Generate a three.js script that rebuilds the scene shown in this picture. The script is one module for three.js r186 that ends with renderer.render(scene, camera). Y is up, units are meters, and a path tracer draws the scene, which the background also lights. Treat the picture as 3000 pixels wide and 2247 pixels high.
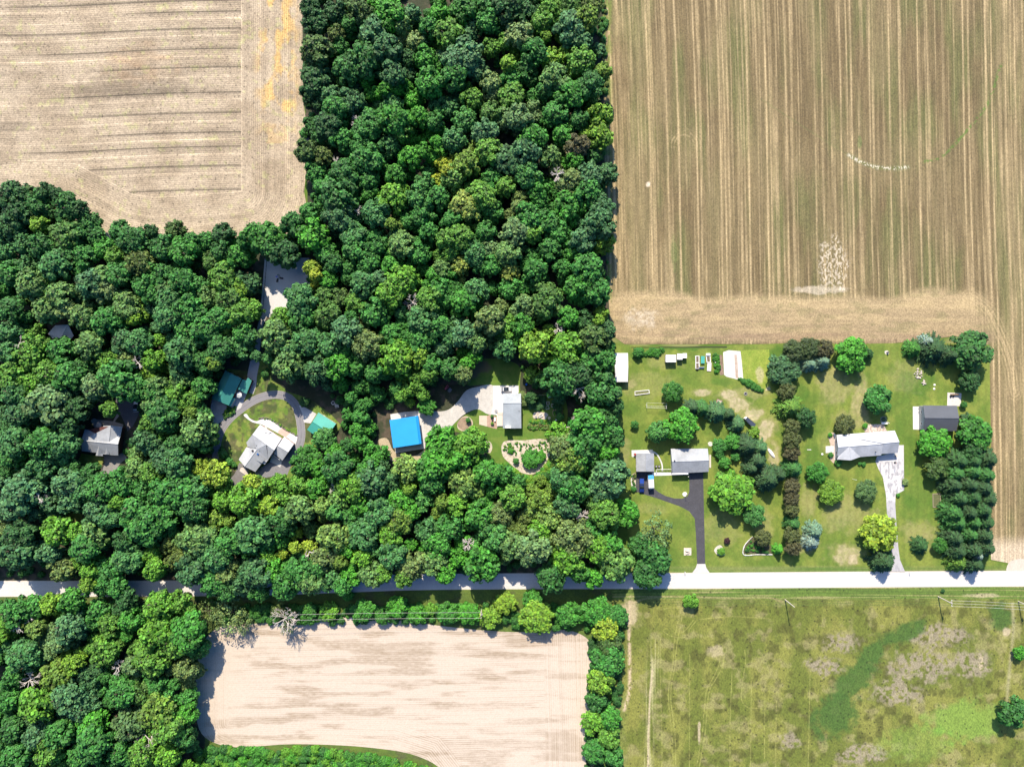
import * as THREE from 'three';
import { mergeGeometries } from 'three/addons/utils/BufferGeometryUtils.js';
import { RoundedBoxGeometry } from 'three/addons/geometries/RoundedBoxGeometry.js';
import { Sky } from 'three/addons/objects/Sky.js';

// ---------- camera, sky, sun, exposure ----------
const S = 0.143, H = 280, CX = 1500, CY = 1123.5;          // metres per photo pixel on the ground, flying height, photo centre
const scene = new THREE.Scene();
const camera = new THREE.PerspectiveCamera(2 * Math.atan(CY * S / H) * 180 / Math.PI, 3000 / 2247, 1, 6000);
camera.position.set(0, H, 0); camera.up.set(0, 0, -1); camera.lookAt(0, 0, 0);
const renderer = new THREE.WebGLRenderer({ antialias: true });
renderer.toneMapping = THREE.LinearToneMapping;
renderer.toneMappingExposure = 2.0;
renderer.shadowMap.enabled = true;
const SUN = new THREE.Vector3(-0.17, 0.855, -1).normalize();
const sky = new Sky(); sky.name = 'sky'; sky.scale.setScalar(5000);
const su = sky.material.uniforms;
su.sunPosition.value.copy(SUN); su.turbidity.value = 3; su.rayleigh.value = 1.1; su.mieCoefficient.value = 0.004; su.mieDirectionalG.value = 0.8;
scene.add(sky);
scene.environmentIntensity = 0.17;
const sun = new THREE.DirectionalLight(0xffeed6, 4.8);
sun.name = 'sun'; sun.position.copy(SUN).multiplyScalar(600); sun.castShadow = true; sun.shadow.radius = 1; sun.shadow.mapSize.set(4096, 4096);
Object.assign(sun.shadow.camera, { left: -260, right: 260, top: 220, bottom: -220, near: 10, far: 1200 });
scene.add(sun, sun.target);

// ---------- helpers ----------
let seed = 7;
const rnd = () => { seed = (seed + 0x6d2b79f5) | 0; let t = Math.imul(seed ^ (seed >>> 15), 1 | seed); t = (t + Math.imul(t ^ (t >>> 7), 61 | t)) ^ t; return ((t ^ (t >>> 14)) >>> 0) / 4294967296; };
const rr = (a, b) => a + (b - a) * rnd();
const clamp = (x, a = 0, b = 1) => (x < a ? a : x > b ? b : x);
const lerp = (a, b, t) => a + (b - a) * t;
const mix3 = (a, b, t) => [lerp(a[0], b[0], t), lerp(a[1], b[1], t), lerp(a[2], b[2], t)];
const sst = (a, b, x) => { const t = clamp((x - a) / (b - a)); return t * t * (3 - 2 * t); };
const h2 = (ix, iy, s = 0) => { let h = (Math.imul(ix, 374761393) + Math.imul(iy, 668265263) + Math.imul(s, 974634217)) | 0; h = Math.imul(h ^ (h >>> 13), 1274126177); h ^= h >>> 16; return (h >>> 0) / 4294967296; };
function vn(x, y, s = 0) {
  const ix = Math.floor(x), iy = Math.floor(y), fx = x - ix, fy = y - iy, u = fx * fx * (3 - 2 * fx), v = fy * fy * (3 - 2 * fy);
  return lerp(lerp(h2(ix, iy, s), h2(ix + 1, iy, s), u), lerp(h2(ix, iy + 1, s), h2(ix + 1, iy + 1, s), u), v);
}
const fbm = (x, y, s = 0, o = 3) => { let a = 0, k = 0.5, n = 0; for (let i = 0; i < o; i++) { a += k * vn(x, y, s + i * 17); n += k; k *= 0.5; x *= 2.03; y *= 2.03; } return a / n; };
const wx = (px, h = 0) => (px - CX) * S * (H - h) / H, wz = (py, h = 0) => (py - CY) * S * (H - h) / H;
const at = (px, py, h = 0) => new THREE.Vector3(wx(px, h), h, wz(py, h));   // the place seen at a photo pixel, at height h
const cropAt = (x0, y0, k) => (...v) => { const o = []; for (let i = 0; i < v.length; i += 2) o.push([x0 + v[i] / k, y0 + v[i + 1] / k]); return o; };
const used = {};
const numbered = (n) => { const k = used[n] ?? 0; used[n] = k + 1; return k ? n + '_' + String(k).padStart(3, '0') : n; };
const shade = (o) => o.traverse((m) => { if (m.isMesh) { m.castShadow = true; m.receiveShadow = true; } });
function thing(name, label, category, pos, turn = 0, group) {
  const o = new THREE.Group(); o.name = numbered(name); o.position.copy(pos); o.rotation.y = turn;
  o.userData = { label, category, kind: 'thing' }; if (group) o.userData.group = group;
  scene.add(o); return o;
}
function mesh(name, geo, mat, parent) {
  const m = new THREE.Mesh(Array.isArray(geo) ? mergeAll(geo) : geo, mat); m.name = name; m.castShadow = m.receiveShadow = true; parent.add(m); return m;
}
function mergeAll(list) { return mergeGeometries(list.map((g) => { const n = g.index ? g.toNonIndexed() : g; for (const k of Object.keys(n.attributes)) if (!['position', 'normal', 'uv'].includes(k)) n.deleteAttribute(k); if (!n.attributes.uv) n.setAttribute('uv', new THREE.BufferAttribute(new Float32Array(n.attributes.position.count * 2), 2)); return n; })); }
const box = (w, h, d, x = 0, y = 0, z = 0, ry = 0) => { const g = new THREE.BoxGeometry(w, h, d); if (ry) g.rotateY(ry); return g.translate(x, y, z); };
const rbox = (w, h, d, r, x = 0, y = 0, z = 0, ry = 0) => { const g = new RoundedBoxGeometry(w, h, d, 2, r); if (ry) g.rotateY(ry); return g.translate(x, y, z); };
const cyl = (r0, r1, h, x = 0, y = 0, z = 0, n = 12) => new THREE.CylinderGeometry(r0, r1, h, n).translate(x, y, z);
function bar(a, b, r, n = 6) { const d = new THREE.Vector3().subVectors(b, a), g = new THREE.CylinderGeometry(r, r, d.length(), n); g.applyQuaternion(new THREE.Quaternion().setFromUnitVectors(new THREE.Vector3(0, 1, 0), d.clone().normalize())); return g.translate((a.x + b.x) / 2, (a.y + b.y) / 2, (a.z + b.z) / 2); }
const V = (x, y, z) => new THREE.Vector3(x, y, z);
const enc = (c) => { c = clamp(c); return Math.round(255 * (c <= 0.0031308 ? c * 12.92 : 1.055 * Math.pow(c, 1 / 2.4) - 0.055)); };
function texture(w, h, fn, srgb = true) {
  const d = new Uint8Array(w * h * 4);
  for (let y = 0, i = 0; y < h; y++) for (let x = 0; x < w; x++, i += 4) { const c = fn(x, y); for (let k = 0; k < 3; k++) d[i + k] = srgb ? enc(c[k]) : Math.round(255 * clamp(c[k])); d[i + 3] = 255; }
  const t = new THREE.DataTexture(d, w, h); t.magFilter = THREE.LinearFilter; t.minFilter = THREE.LinearMipmapLinearFilter; t.generateMipmaps = true; if (srgb) t.colorSpace = THREE.SRGBColorSpace; t.needsUpdate = true; return t;
}
const tiles = {};
function tile(name, fn, metres) { if (!tiles[name]) { tiles[name] = texture(256, 256, fn); tiles[name].wrapS = tiles[name].wrapT = THREE.RepeatWrapping; tiles[name].repeat.set(1 / metres, 1 / metres); } return tiles[name]; }
const tn = (x, y, c, s) => { // tileable noise of c cells over 256 texels
  const f = 256 / c, gx = x / f, gy = y / f, ix = Math.floor(gx), iy = Math.floor(gy), u = gx - ix, v = gy - iy, m = (a) => ((a % c) + c) % c;
  const uu = u * u * (3 - 2 * u), vv = v * v * (3 - 2 * v);
  return lerp(lerp(h2(m(ix), m(iy), s), h2(m(ix + 1), m(iy), s), uu), lerp(h2(m(ix), m(iy + 1), s), h2(m(ix + 1), m(iy + 1), s), uu), vv);
};
const std = (c, rough = 0.85, extra = {}) => new THREE.MeshStandardMaterial({ color: new THREE.Color().setRGB(...c), roughness: rough, ...extra });
function grained(c, amount, name, metres = 9, rough = 0.85, extra = {}) {
  return new THREE.MeshStandardMaterial({ roughness: rough, map: tile(name, (x, y) => { const n = 0.45 * tn(x, y, 8, 3) + 0.3 * tn(x, y, 32, 5) + 0.25 * tn(x, y, 128, 9); const k = 1 + amount * (n - 0.5) * 2; return [c[0] * k, c[1] * k, c[2] * k]; }, metres), ...extra });
}
function roofing(c, name, across = 0.5) {       // weathered roof: streaks down the slope, mottled
  return new THREE.MeshStandardMaterial({ roughness: 0.62, map: tile(name, (x, y) => { const n = 0.5 * tn(x, y, 6, 3) + 0.3 * tn(x, y, 24, 5) + 0.2 * tn(x, y, 128, 9), k = 1 + across * (n - 0.5) * 1.5; return [c[0] * k, c[1] * k, c[2] * k]; }, 14) });
}
const planarUV = (g) => { const p = g.attributes.position, u = new Float32Array(p.count * 2), n = g.attributes.normal; for (let i = 0; i < p.count; i++) { const ay = Math.abs(n.getY(i)), ax = Math.abs(n.getX(i)), az = Math.abs(n.getZ(i)); if (ay > 0.4) { u[2 * i] = p.getX(i); u[2 * i + 1] = p.getZ(i); } else if (ax > az) { u[2 * i] = p.getZ(i); u[2 * i + 1] = p.getY(i); } else { u[2 * i] = p.getX(i); u[2 * i + 1] = p.getY(i); } } g.setAttribute('uv', new THREE.BufferAttribute(u, 2)); return g; };
function inPoly(poly, x, y) { let c = false; for (let i = 0, j = poly.length - 1; i < poly.length; j = i++) { const [xi, yi] = poly[i], [xj, yj] = poly[j]; if ((yi > y) !== (yj > y) && x < ((xj - xi) * (y - yi)) / (yj - yi) + xi) c = !c; } return c; }
function segDist(x, y, a, b) { const dx = b[0] - a[0], dy = b[1] - a[1], t = clamp(((x - a[0]) * dx + (y - a[1]) * dy) / (dx * dx + dy * dy)); return [Math.hypot(x - a[0] - t * dx, y - a[1] - t * dy), t]; }
const lineDist = (pts, x, y) => { let m = 1e9; for (let i = 0; i + 1 < pts.length; i++) { const d = segDist(x, y, pts[i], pts[i + 1])[0]; if (d < m) m = d; } return m; };
const lineNear = (pts, x, y) => { const b = pts.bb ??= [Math.min(...pts.map((p) => p[0])) - 30, Math.min(...pts.map((p) => p[1])) - 30, Math.max(...pts.map((p) => p[0])) + 30, Math.max(...pts.map((p) => p[1])) + 30]; return x < b[0] || y < b[1] || x > b[2] || y > b[3] ? 1e9 : lineDist(pts, x, y); };
const smooth = (poly, n = 6) => { const c = new THREE.CatmullRomCurve3(poly.map(([x, y]) => V(x, y, 0)), true, 'centripetal'); return c.getPoints(poly.length * n).slice(0, -1).map((p) => [p.x, p.y]); };
const smoothLine = (pts, n = 8) => new THREE.CatmullRomCurve3(pts.map(([x, y]) => V(x, y, 0)), false, 'centripetal').getPoints(pts.length * n).map((p) => [p.x, p.y]);
function ribbon(pts, half) { // polygon of a strip of half-width (pixels, number or function) round a line
  const L = [], R = []; pts.forEach((p, i) => { const a = pts[Math.max(0, i - 1)], b = pts[Math.min(pts.length - 1, i + 1)], l = Math.hypot(b[0] - a[0], b[1] - a[1]), w = typeof half === 'function' ? half(i / (pts.length - 1)) : half, nx = -(b[1] - a[1]) / l * w, ny = (b[0] - a[0]) / l * w; L.push([p[0] + nx, p[1] + ny]); R.unshift([p[0] - nx, p[1] - ny]); });
  return L.concat(R);
}
function flat(poly, y) { // a level sheet over a polygon given in photo pixels, with uv over its bounding box
  let c = poly.map(([a, b]) => new THREE.Vector2(wx(a), wz(b)));
  const xs = poly.map((p) => p[0]), ys = poly.map((p) => p[1]), bb = [Math.min(...xs), Math.min(...ys), Math.max(...xs), Math.max(...ys)];
  if (THREE.ShapeUtils.isClockWise(c)) { c = c.reverse(); poly = poly.slice().reverse(); }
  const f = THREE.ShapeUtils.triangulateShape(c, []), g = new THREE.BufferGeometry(), pos = [], uv = [];
  c.forEach((p, i) => { pos.push(p.x, y, p.y); uv.push((poly[i][0] - bb[0]) / (bb[2] - bb[0]), (poly[i][1] - bb[1]) / (bb[3] - bb[1])); });
  g.setAttribute('position', new THREE.Float32BufferAttribute(pos, 3)); g.setAttribute('uv', new THREE.Float32BufferAttribute(uv, 2)); g.setAttribute('normal', new THREE.Float32BufferAttribute(c.flatMap(() => [0, 1, 0]), 3));
  g.setIndex(f.flatMap(([a, b, d]) => [a, d, b])); return [g, bb];
}
function sheet(name, poly, level, fn, texel = 1.6, rough = 0.95) { // part of the ground, coloured by what lies on it
  const [g, bb] = flat(poly, level * 0.012), w = Math.min(2048, Math.max(16, Math.ceil((bb[2] - bb[0]) / texel))), h = Math.min(2048, Math.max(16, Math.ceil((bb[3] - bb[1]) / texel)));
  const t = texture(w, h, (x, y) => fn(lerp(bb[0], bb[2], (x + 0.5) / w), lerp(bb[1], bb[3], (y + 0.5) / h)));
  const m = mesh(numbered(name), g, new THREE.MeshStandardMaterial({ map: t, roughness: rough }), scene); m.userData.kind = 'structure'; return m;
}
const blob = (x, y, cx, cy, rx, ry, s = 1) => { const d = Math.hypot((x - cx) / rx, (y - cy) / ry) + (fbm(x / 18, y / 18, 77) - 0.5) * 0.9; return s * (1 - sst(0.55, 1.1, d)); };
// ---------- the ground ----------
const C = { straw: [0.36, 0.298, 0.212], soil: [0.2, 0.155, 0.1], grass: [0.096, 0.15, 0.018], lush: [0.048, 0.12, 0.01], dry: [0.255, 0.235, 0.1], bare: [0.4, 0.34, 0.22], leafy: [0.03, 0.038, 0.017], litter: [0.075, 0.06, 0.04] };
{ // the far country, one sheet to the horizon
  const g = new THREE.PlaneGeometry(7000, 7000).rotateX(-Math.PI / 2).translate(0, -0.05, 0), t = texture(512, 512, (x, y) => mix3(mix3(C.grass, C.lush, fbm(x / 60, y / 60, 4)), C.dry, 0.6 * sst(0.5, 0.7, fbm(x / 25, y / 25, 9))));
  t.wrapS = t.wrapT = THREE.MirroredRepeatWrapping; t.repeat.set(30, 30);
  mesh('ground', g, new THREE.MeshStandardMaterial({ map: t, roughness: 1 }), scene).userData.kind = 'structure';
}
const rows = (d, along, period, s) => 0.5 + 0.5 * Math.sin((2 * Math.PI * d) / period + 1.6 * (vn(along / 90, d / 40, s) - 0.5)) ;
{ // north-west stubble field
  const head = [[-500, 500], [-60, 488], [100, 476], [217, 478], [300, 520], [385, 568], [450, 578], [706, 560], [706, -500]];
  const inner = head.concat([[-500, -500]]);
  const lines = [-40, 6, 39, 89, 148, 202, 276, 335, 393, 435, 491, 561];
  sheet('stubble_field', [[-420, -420], [890, -420], [884, 0], [888, 300], [905, 420], [890, 560], [912, 690], [400, 720], [250, 700], [200, 620], [-420, 620]], 3, (x, y) => {
    let d, al, c, k = 1;
    const main = inPoly(inner, x, y);
    const tilt = 18 * sst(500, -60, x) + 4 * Math.sin(x / 160);
    if (main) { d = y - tilt; al = x; } else { d = lineDist(head, x, y); al = x + y; }
    const big = fbm(x / 150, y / 40, 3), blot = fbm(x / 70, y / 45, 8);
    c = mix3(C.straw, C.soil, 0.18 + 0.45 * sst(0.3, 0.75, blot));
    k *= 1 + 0.3 * (rows(d, al, 6.1, 2) - 0.5) * (0.6 + 0.8 * vn(al / 9, d / 3, 5));
    k *= 0.88 + 0.3 * vn(d / 7, al / 260, 12) + 0.1 * (vn(d / 2.1, al / 12, 6) - 0.5);
    if (main) {
      for (let i = 0; i < lines.length; i++) { const e = Math.abs(d + 3 - lines[i]); if (e < 12) { k *= 1 - (0.52 * Math.exp(-e * e / 5) + 0.14 * Math.exp(-e * e / 60)) * sst(-40 + 380 * h2(i, 3), 120 + 380 * h2(i, 3), x + 200 * h2(i, 9)); } const f = Math.abs(d + 3 - lines[i] - 19 - 9 * h2(i, 5)); if (f < 8) k *= 1 + 0.36 * Math.exp(-f * f / 7) * (0.4 + vn(x / 120, i, 5)); }
      c = mix3(c, [0.29, 0.2, 0.115], 0.75 * blob(x, y, 400, 185, 130, 70) * vn(x / 40, y / 12, 31)); k *= 1 - 0.3 * blob(x, y, 390, 250, 200, 40) - 0.25 * blob(x, y, 40, 370, 60, 18);
    } else {
      const e = lineDist(head, x, y); k *= 1.06 + 0.22 * Math.exp(-e * e / 14);
      if (x > 706 && y < 420) c = mix3(c, [0.46, 0.3, 0.1], 0.8 * sst(0.42, 0.66, fbm(x / 22, y / 34, 41)) * sst(0, 60, x - 730) * sst(892, 840, x) * (y < 330 ? 1 : 0.4));
      c = mix3(c, C.soil, 0.5 * blob(x, y, 800, 520, 60, 60) + 0.35 * blob(x, y, 270, 540, 50, 50));
    }
    k *= 0.62 + 0.74 * vn(x / 2.6, y / 1.7, 15);
    if (h2(Math.floor(x / 4), Math.floor(y / 4), 21) < 0.018) k *= 0.55;
    c = mix3(c, [0.34, 0.36, 0.13], 0.35 * sst(0.62, 0.8, fbm(x / 14, y / 14, 61)));
    return [c[0] * k, c[1] * k, c[2] * k];
  }, 1.35);
}
{ // north-east field, mown in long strips
  const straw = [0.36, 0.28, 0.15], earth = [0.118, 0.088, 0.04], green = [0.088, 0.102, 0.03];
  const strips = [85, 110, 280, 292, 360, 412, 495, 512, 605, 625, 642, 715, 735, 820, 838, 912, 938, 1045, 1080, 1165, 1195, 1215, 1300, 1392, 1440, 1525, 1560, 1640, 1735, 1760, 1840, 1866, 1930, 1975].map((v) => 1720 + v / 1.563);
  const arc = smoothLine([[2936, 190], [2929, 205], [2897, 300], [2833, 384], [2756, 461], [2712, 473]]), pale = smoothLine([[2660, 490], [2616, 493], [2570, 490], [2520, 473], [2488, 454]]), fine = smoothLine([[2488, 454], [2400, 400], [2334, 358], [2230, 290]]);
  const swath = smoothLine([[2840, 870], [2890, 905], [2930, 980], [2960, 1060], [2975, 1150]]);
  const loops = [[1872, 930, 40], [1890, 925, 55], [2005, 430, 38], [1850, 935, 24], [2350, 900, 40], [2480, 895, 44], [2250, 905, 50], [2005, 430, 30]];
  sheet('mown_field', [[1762, -420], [3420, -420], [3420, 1690], [3060, 1700], [2958, 1650], [2905, 1640], [2900, 1500], [2880, 1330], [2900, 1100], [2880, 1000], [2800, 985], [2600, 1008], [1830, 1008], [1790, 980], [1772, 700]], 3, (x, y) => {
    const d0 = x - 0.034 * Math.min(y, 900) + 6 * Math.sin(y / 330 + x / 500), hb = 828 + 40 * vn(x / 130, 1, 3) - (x > 2800 ? (x - 2800) * 0.05 : 0);
    const head = sst(hb - 4, hb + 26, y) * sst(2935, 2840, x + (y - 900) * -0.35) * sst(1015, 990, y - (x > 2860 ? 0 : 0)), edge = sst(1850, 1800, x) * (y < 900 ? 1 : 0);
    let c, k = 1;
    const patch = fbm(d0 / 60, y / 160, 4), gr = fbm(d0 / 45, y / 200, 9);
    c = mix3(earth, green, 0.7 * sst(0.35, 0.75, gr)); c = mix3(c, [0.16, 0.125, 0.06], 0.7 * sst(0.35, 0.75, patch));
    if (head < 0.99) {
      let s = 0; for (let i = 0; i < strips.length; i++) { const e = Math.abs(d0 + 14 - strips[i]); if (e < 9) s = Math.max(s, Math.exp(-e * e / (4 + 8 * h2(i, 1))) * (0.45 + 0.55 * h2(i, 7)) * (0.55 + 0.8 * vn(y / 70, i * 3.1, 2))); }
      s = Math.max(s, 0.62 * sst(0.55, 0.95, vn(d0 / 4.2, y / 420, 6)) * (0.4 + 0.7 * vn(d0 / 9, y / 50, 7)));
      s += 0.2 * (vn(d0 / 1.9, y / 40, 8) - 0.4) + 0.3 * sst(1990, 1830, x) * vn(d0 / 12, y / 60, 14) + 0.26 * sst(2880, 2960, x) * vn(d0 / 14, y / 90, 15);
      c = mix3(c, straw, clamp(s * 1.1));
      k *= 0.8 + 0.4 * vn(d0 / 2.6, y / 90, 22);
    }
    if (head > 0.01) {
      const e = y - 8 * Math.sin(x / 220), hs = clamp(0.35 + 0.5 * (vn(e / 6, x / 300, 31) - 0.4) + 0.5 * sst(0.5, 0.8, fbm(x / 60, e / 14, 33)) + 0.3 * sst(930, 880, y));
      let hc = mix3([0.23, 0.175, 0.1], straw, hs); hc = mix3(hc, green, 0.3 * sst(0.5, 0.75, fbm(x / 40, e / 18, 35))); hc = mix3(hc, [0.19, 0.13, 0.085], 0.7 * sst(962, 985, y) * vn(x / 90, e / 5, 36));
      c = mix3(c, hc, head);
    }
    for (const [a, b, r] of loops) { const q = Math.hypot(x - a, (y - b) * 0.85); if (Math.abs(q - r) < 12 && (b > 800 || y < b + 6)) c = mix3(c, straw, 0.55 * (0.5 + 0.5 * Math.cos((q - r) / 1.4)) * Math.exp(-((q - r) ** 2) / 60) * vn(x / 9, y / 9, 37)); }
    c = mix3(c, [0.48, 0.42, 0.32], 0.75 * blob(x, y, 1880, 935, 55, 34) * vn(x / 6, y / 5, 39) + 0.7 * blob(x, y, 2440, 770, 50, 90) * sst(0.45, 0.7, vn(x / 3, y / 5, 40)) + 0.55 * blob(x, y, 2400, 850, 90, 14));
    c = mix3(c, straw, 0.75 * Math.exp(-((lineNear(swath, x, y) / 22) ** 2)) * (0.5 + 0.5 * Math.sin(lineNear(swath, x, y) / 1.5)) * (y < 1200 ? 1 : 0));
    const a1 = lineNear(arc, x, y); if (a1 < 10) c = mix3(c, [0.08, 0.15, 0.025], 0.85 * Math.exp(-a1 * a1 / 18) * sst(0.3, 0.6, vn(x / 5, y / 5, 44)));
    const a2 = lineNear(pale, x, y); if (a2 < 12) { c = mix3(c, [0.09, 0.13, 0.03], 0.5 * Math.exp(-a2 * a2 / 40)); if (vn(x / 2.6, y / 4, 45) > 0.56) c = mix3(c, [0.55, 0.5, 0.4], 0.8 * Math.exp(-a2 * a2 / 22)); }
    const a3 = lineNear(fine, x, y); if (a3 < 6) c = mix3(c, [0.13, 0.13, 0.05], 0.5 * Math.exp(-a3 * a3 / 5));
    c = mix3(c, [0.09, 0.13, 0.035], 0.6 * blob(x, y, 2520, 415, 7, 24) + 0.5 * blob(x, y, 1975, 745, 9, 60));
    if (x < 1800) c = mix3(c, C.grass, 0.75 * sst(1800, 1782, x) * sst(0.3, 0.5, vn(x / 7, y / 16, 50)) * (y < 900 ? 1 : 0.2));
    c = mix3(c, [0.6, 0.52, 0.4], 0.9 * blob(x, y, 1898, 541, 9, 9));
    if (y > 1560) c = mix3(c, [0.46, 0.38, 0.27], 0.85 * sst(1560, 1610, y));
    k *= 0.66 + 0.68 * vn(x / 1.7, y / 2.4, 15);
    return [c[0] * k, c[1] * k, c[2] * k];
  }, 1.35);
}
{ // the tan field south of the road
  const P = smooth([[588, 1895], [640, 1838], [760, 1826], [900, 1810], [1150, 1815], [1300, 1835], [1500, 1852], [1680, 1850], [1735, 1890], [1745, 2050], [1740, 2420], [1380, 2420], [1300, 2262], [1225, 2216], [1080, 2190], [860, 2180], [660, 2186], [590, 2150], [572, 2060]], 5);
  const inner = [[668, 1800], [1590, 1800], [1600, 2300], [1400, 2300], [1290, 2160], [1160, 2120], [900, 2112], [668, 2120]];
  sheet('tilled_field', P, 3, (x, y) => {
    const light = [0.47, 0.405, 0.33], dark = [0.245, 0.19, 0.125], main = inPoly(inner, x, y);
    const tilt = 0.012 * (x - 1000), d = main ? y + tilt + 1.5 * Math.sin(x / 120) : lineDist(inner.concat([inner[0]]), x, y), al = main ? x : x + y;
    let t = 0.5 * sst(0.42, 0.68, fbm(x / 110, y / 16, 3)) * (0.5 + 0.9 * vn(x / 10, d / 3, 5));
    t += 0.5 * (rows(d, al, 6.2, 4) - 0.45) * (0.35 + 0.75 * vn(al / 7, d / 4, 6)) * (0.35 + 0.9 * fbm(x / 140, y / 60, 7));
    t += 0.16 * sst(0.55, 0.8, vn(d / 5, al / 300, 11));
    t *= 1 - 0.45 * blob(x, y, 640, 1990, 110, 170) - 0.35 * blob(x, y, 1450, 2150, 220, 120);
    t += 0.35 * blob(x, y, 1300, 2200, 120, 60) * rows(d, al, 6.2, 4);
    const c = mix3(light, dark, clamp(t)), k = 0.9 + 0.2 * vn(x / 1.8, y / 1.8, 15);
    return [c[0] * k, c[1] * k, c[2] * k];
  }, 1.35);
}
{ // rough hay meadow in the south-east
  const m = cropAt(1750, 1600, 1.7696);
  const tracks = [m(450, 325, 430, 420, 412, 520, 405, 620, 388, 700, 382, 800, 395, 900, 405, 1000, 408, 1200), m(432, 330, 412, 420, 398, 520, 392, 620, 375, 700, 370, 800, 380, 900, 390, 1000, 394, 1200), m(660, 560, 650, 620, 615, 690, 585, 740, 570, 850, 562, 950, 545, 1060, 520, 1200), m(640, 560, 630, 620, 597, 690, 570, 740, 555, 850, 548, 950, 530, 1060, 505, 1200), m(765, 540, 770, 600, 755, 700, 750, 800, 780, 835, 850, 842), m(520, 380, 480, 430, 465, 470, 380, 465, 340, 440), m(505, 375, 468, 425, 440, 450), m(330, 470, 328, 700, 336, 1000, 335, 1200), m(1105, 640, 1098, 1000, 1092, 1200), m(870, 700, 868, 1100), m(930, 800, 925, 1150), m(700, 650, 690, 900, 688, 1150), m(800, 700, 795, 1150), m(480, 560, 478, 1150), m(330, 330, 380, 320, 450, 322), m(530, 380, 700, 365, 900, 378)].map((p) => smoothLine(p, 4));
  const barestrip = smoothLine(m(300, 400, 290, 600, 275, 760, 268, 900, 262, 1200), 4), dirt = smoothLine(m(170, 290, 165, 420, 168, 600, 165, 760, 140, 850), 4), lane = smoothLine(m(2155, 300, 2160, 420, 2140, 640, 2125, 820), 4), loopy = smoothLine(m(170, 300, 240, 275, 360, 262, 700, 270, 900, 268, 960, 290), 4);
  const swale = [[1230, 880, 130, 75, -0.7], [1330, 700, 150, 50, -0.75], [1425, 560, 110, 38, -0.8], [1590, 455, 120, 36, -0.45], [2090, 370, 60, 60, 0]].map(([a, b, c, d, e]) => [1750 + a / 1.7696, 1600 + b / 1.7696, c / 1.7696, d / 1.7696, e]);
  const brown = [[1265, 500, 110, 60], [1180, 620, 110, 60], [1770, 470, 170, 70], [1690, 620, 220, 90], [1560, 760, 150, 70], [1960, 620, 110, 90], [1380, 1080, 140, 60], [1000, 1010, 60, 60]].map(([a, b, c, d]) => [1750 + a / 1.7696, 1600 + b / 1.7696, c / 1.7696, d / 1.7696]);
  sheet('hay_meadow', [[1795, 1722], [2000, 1722], [3420, 1716], [3420, 2420], [1790, 2420], [1790, 2000]], 3, (x, y) => {
    const n = fbm(x / 60, y / 90, 3, 4), n2 = fbm(x / 20, y / 26, 8, 3);
    let c = mix3([0.1, 0.125, 0.018], [0.165, 0.175, 0.035], sst(0.35, 0.65, n)); c = mix3(c, [0.06, 0.066, 0.011], 0.75 * sst(0.5, 0.72, n2) * sst(1800, 2000, x)); c = mix3(c, C.dry, 0.5 * sst(0.55, 0.75, fbm(x / 35, y / 30, 19)));
    if (y < 1755) { const v = vn(x / 160, y / 2.6, 70); c = mix3(mix3([0.09, 0.15, 0.022], C.dry, 0.7 * sst(0.6, 0.85, v)), [0.045, 0.085, 0.016], 0.7 * sst(0.45, 0.2, v)); }
    if (y >= 1755 && y < 1775) c = mix3(c, [0.085, 0.13, 0.024], 0.6 * (0.5 + 0.5 * Math.sin(y / 1.2 + Math.sin(x / 40))));
    for (const [a, b, rx, ry] of brown) c = mix3(c, [0.235, 0.205, 0.14], 0.85 * blob(x, y, a, b, rx, ry) * sst(0.3, 0.55, fbm(x / 9, y / 9, 27)));
    for (const [a, b, rx, ry, r] of swale) { const u = (x - a) * Math.cos(r) - (y - b) * Math.sin(-r) * -1, ux = (x - a) * Math.cos(r) + (y - b) * Math.sin(r), uy = -(x - a) * Math.sin(r) + (y - b) * Math.cos(r); c = mix3(c, [0.042, 0.098, 0.014], 0.9 * blob(a + ux, b + uy, a, b, rx * 1.15, ry * 1.5)); }
    c = mix3(c, [0.14, 0.23, 0.035], 0.9 * blob(x, y, 2840, 2110, 140, 70) + 0.5 * blob(x, y, 2690, 2180, 120, 60)); c = mix3(c, [0.13, 0.185, 0.045], 0.7 * sst(1850, 1800, x) * (y > 2030 ? 1 : 0));
    for (const t of tracks) { const e = lineNear(t, x, y); if (e < 3) c = mix3(c, [0.3, 0.3, 0.09], 0.6 * Math.exp(-e * e / 1.3) * (0.3 + vn(x / 9, y / 9, 61))); }
    const s = lineNear(barestrip, x, y); c = mix3(c, [0.4, 0.38, 0.2], 0.75 * Math.exp(-s * s / 150) * sst(0.35, 0.75, vn(x / 3.2, y / 90, 62)) * sst(1800, 1960, y)); if (y > 1960) c = mix3(c, C.bare, 0.9 * Math.exp(-s * s / 7));
    const e = lineNear(dirt, x, y); c = mix3(c, [0.44, 0.35, 0.24], 0.9 * Math.exp(-e * e / 22) * sst(0.15, 0.4, vn(x / 4, y / 8, 63)));
    const l = lineNear(lane, x, y); c = mix3(c, [0.25, 0.24, 0.12], 0.8 * Math.exp(-l * l / 26)); const q = lineNear(loopy, x, y); c = mix3(c, [0.26, 0.23, 0.1], 0.7 * Math.exp(-q * q / 8));
    c = mix3(c, C.bare, 0.8 * blob(x, y, 2950, 1852, 14, 14) + 0.8 * blob(x, y, 2875, 1950, 8, 30) * sst(0.3, 0.6, vn(x / 4, y / 5, 66)) + 0.75 * blob(x, y, 2049, 2148, 5, 40) + 0.6 * blob(x, y, 2880, 1745, 60, 8) + 0.7 * blob(x, y, 1842, 1800, 30, 50) + 0.5 * blob(x, y, 2100, 1908, 30, 20));
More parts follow.
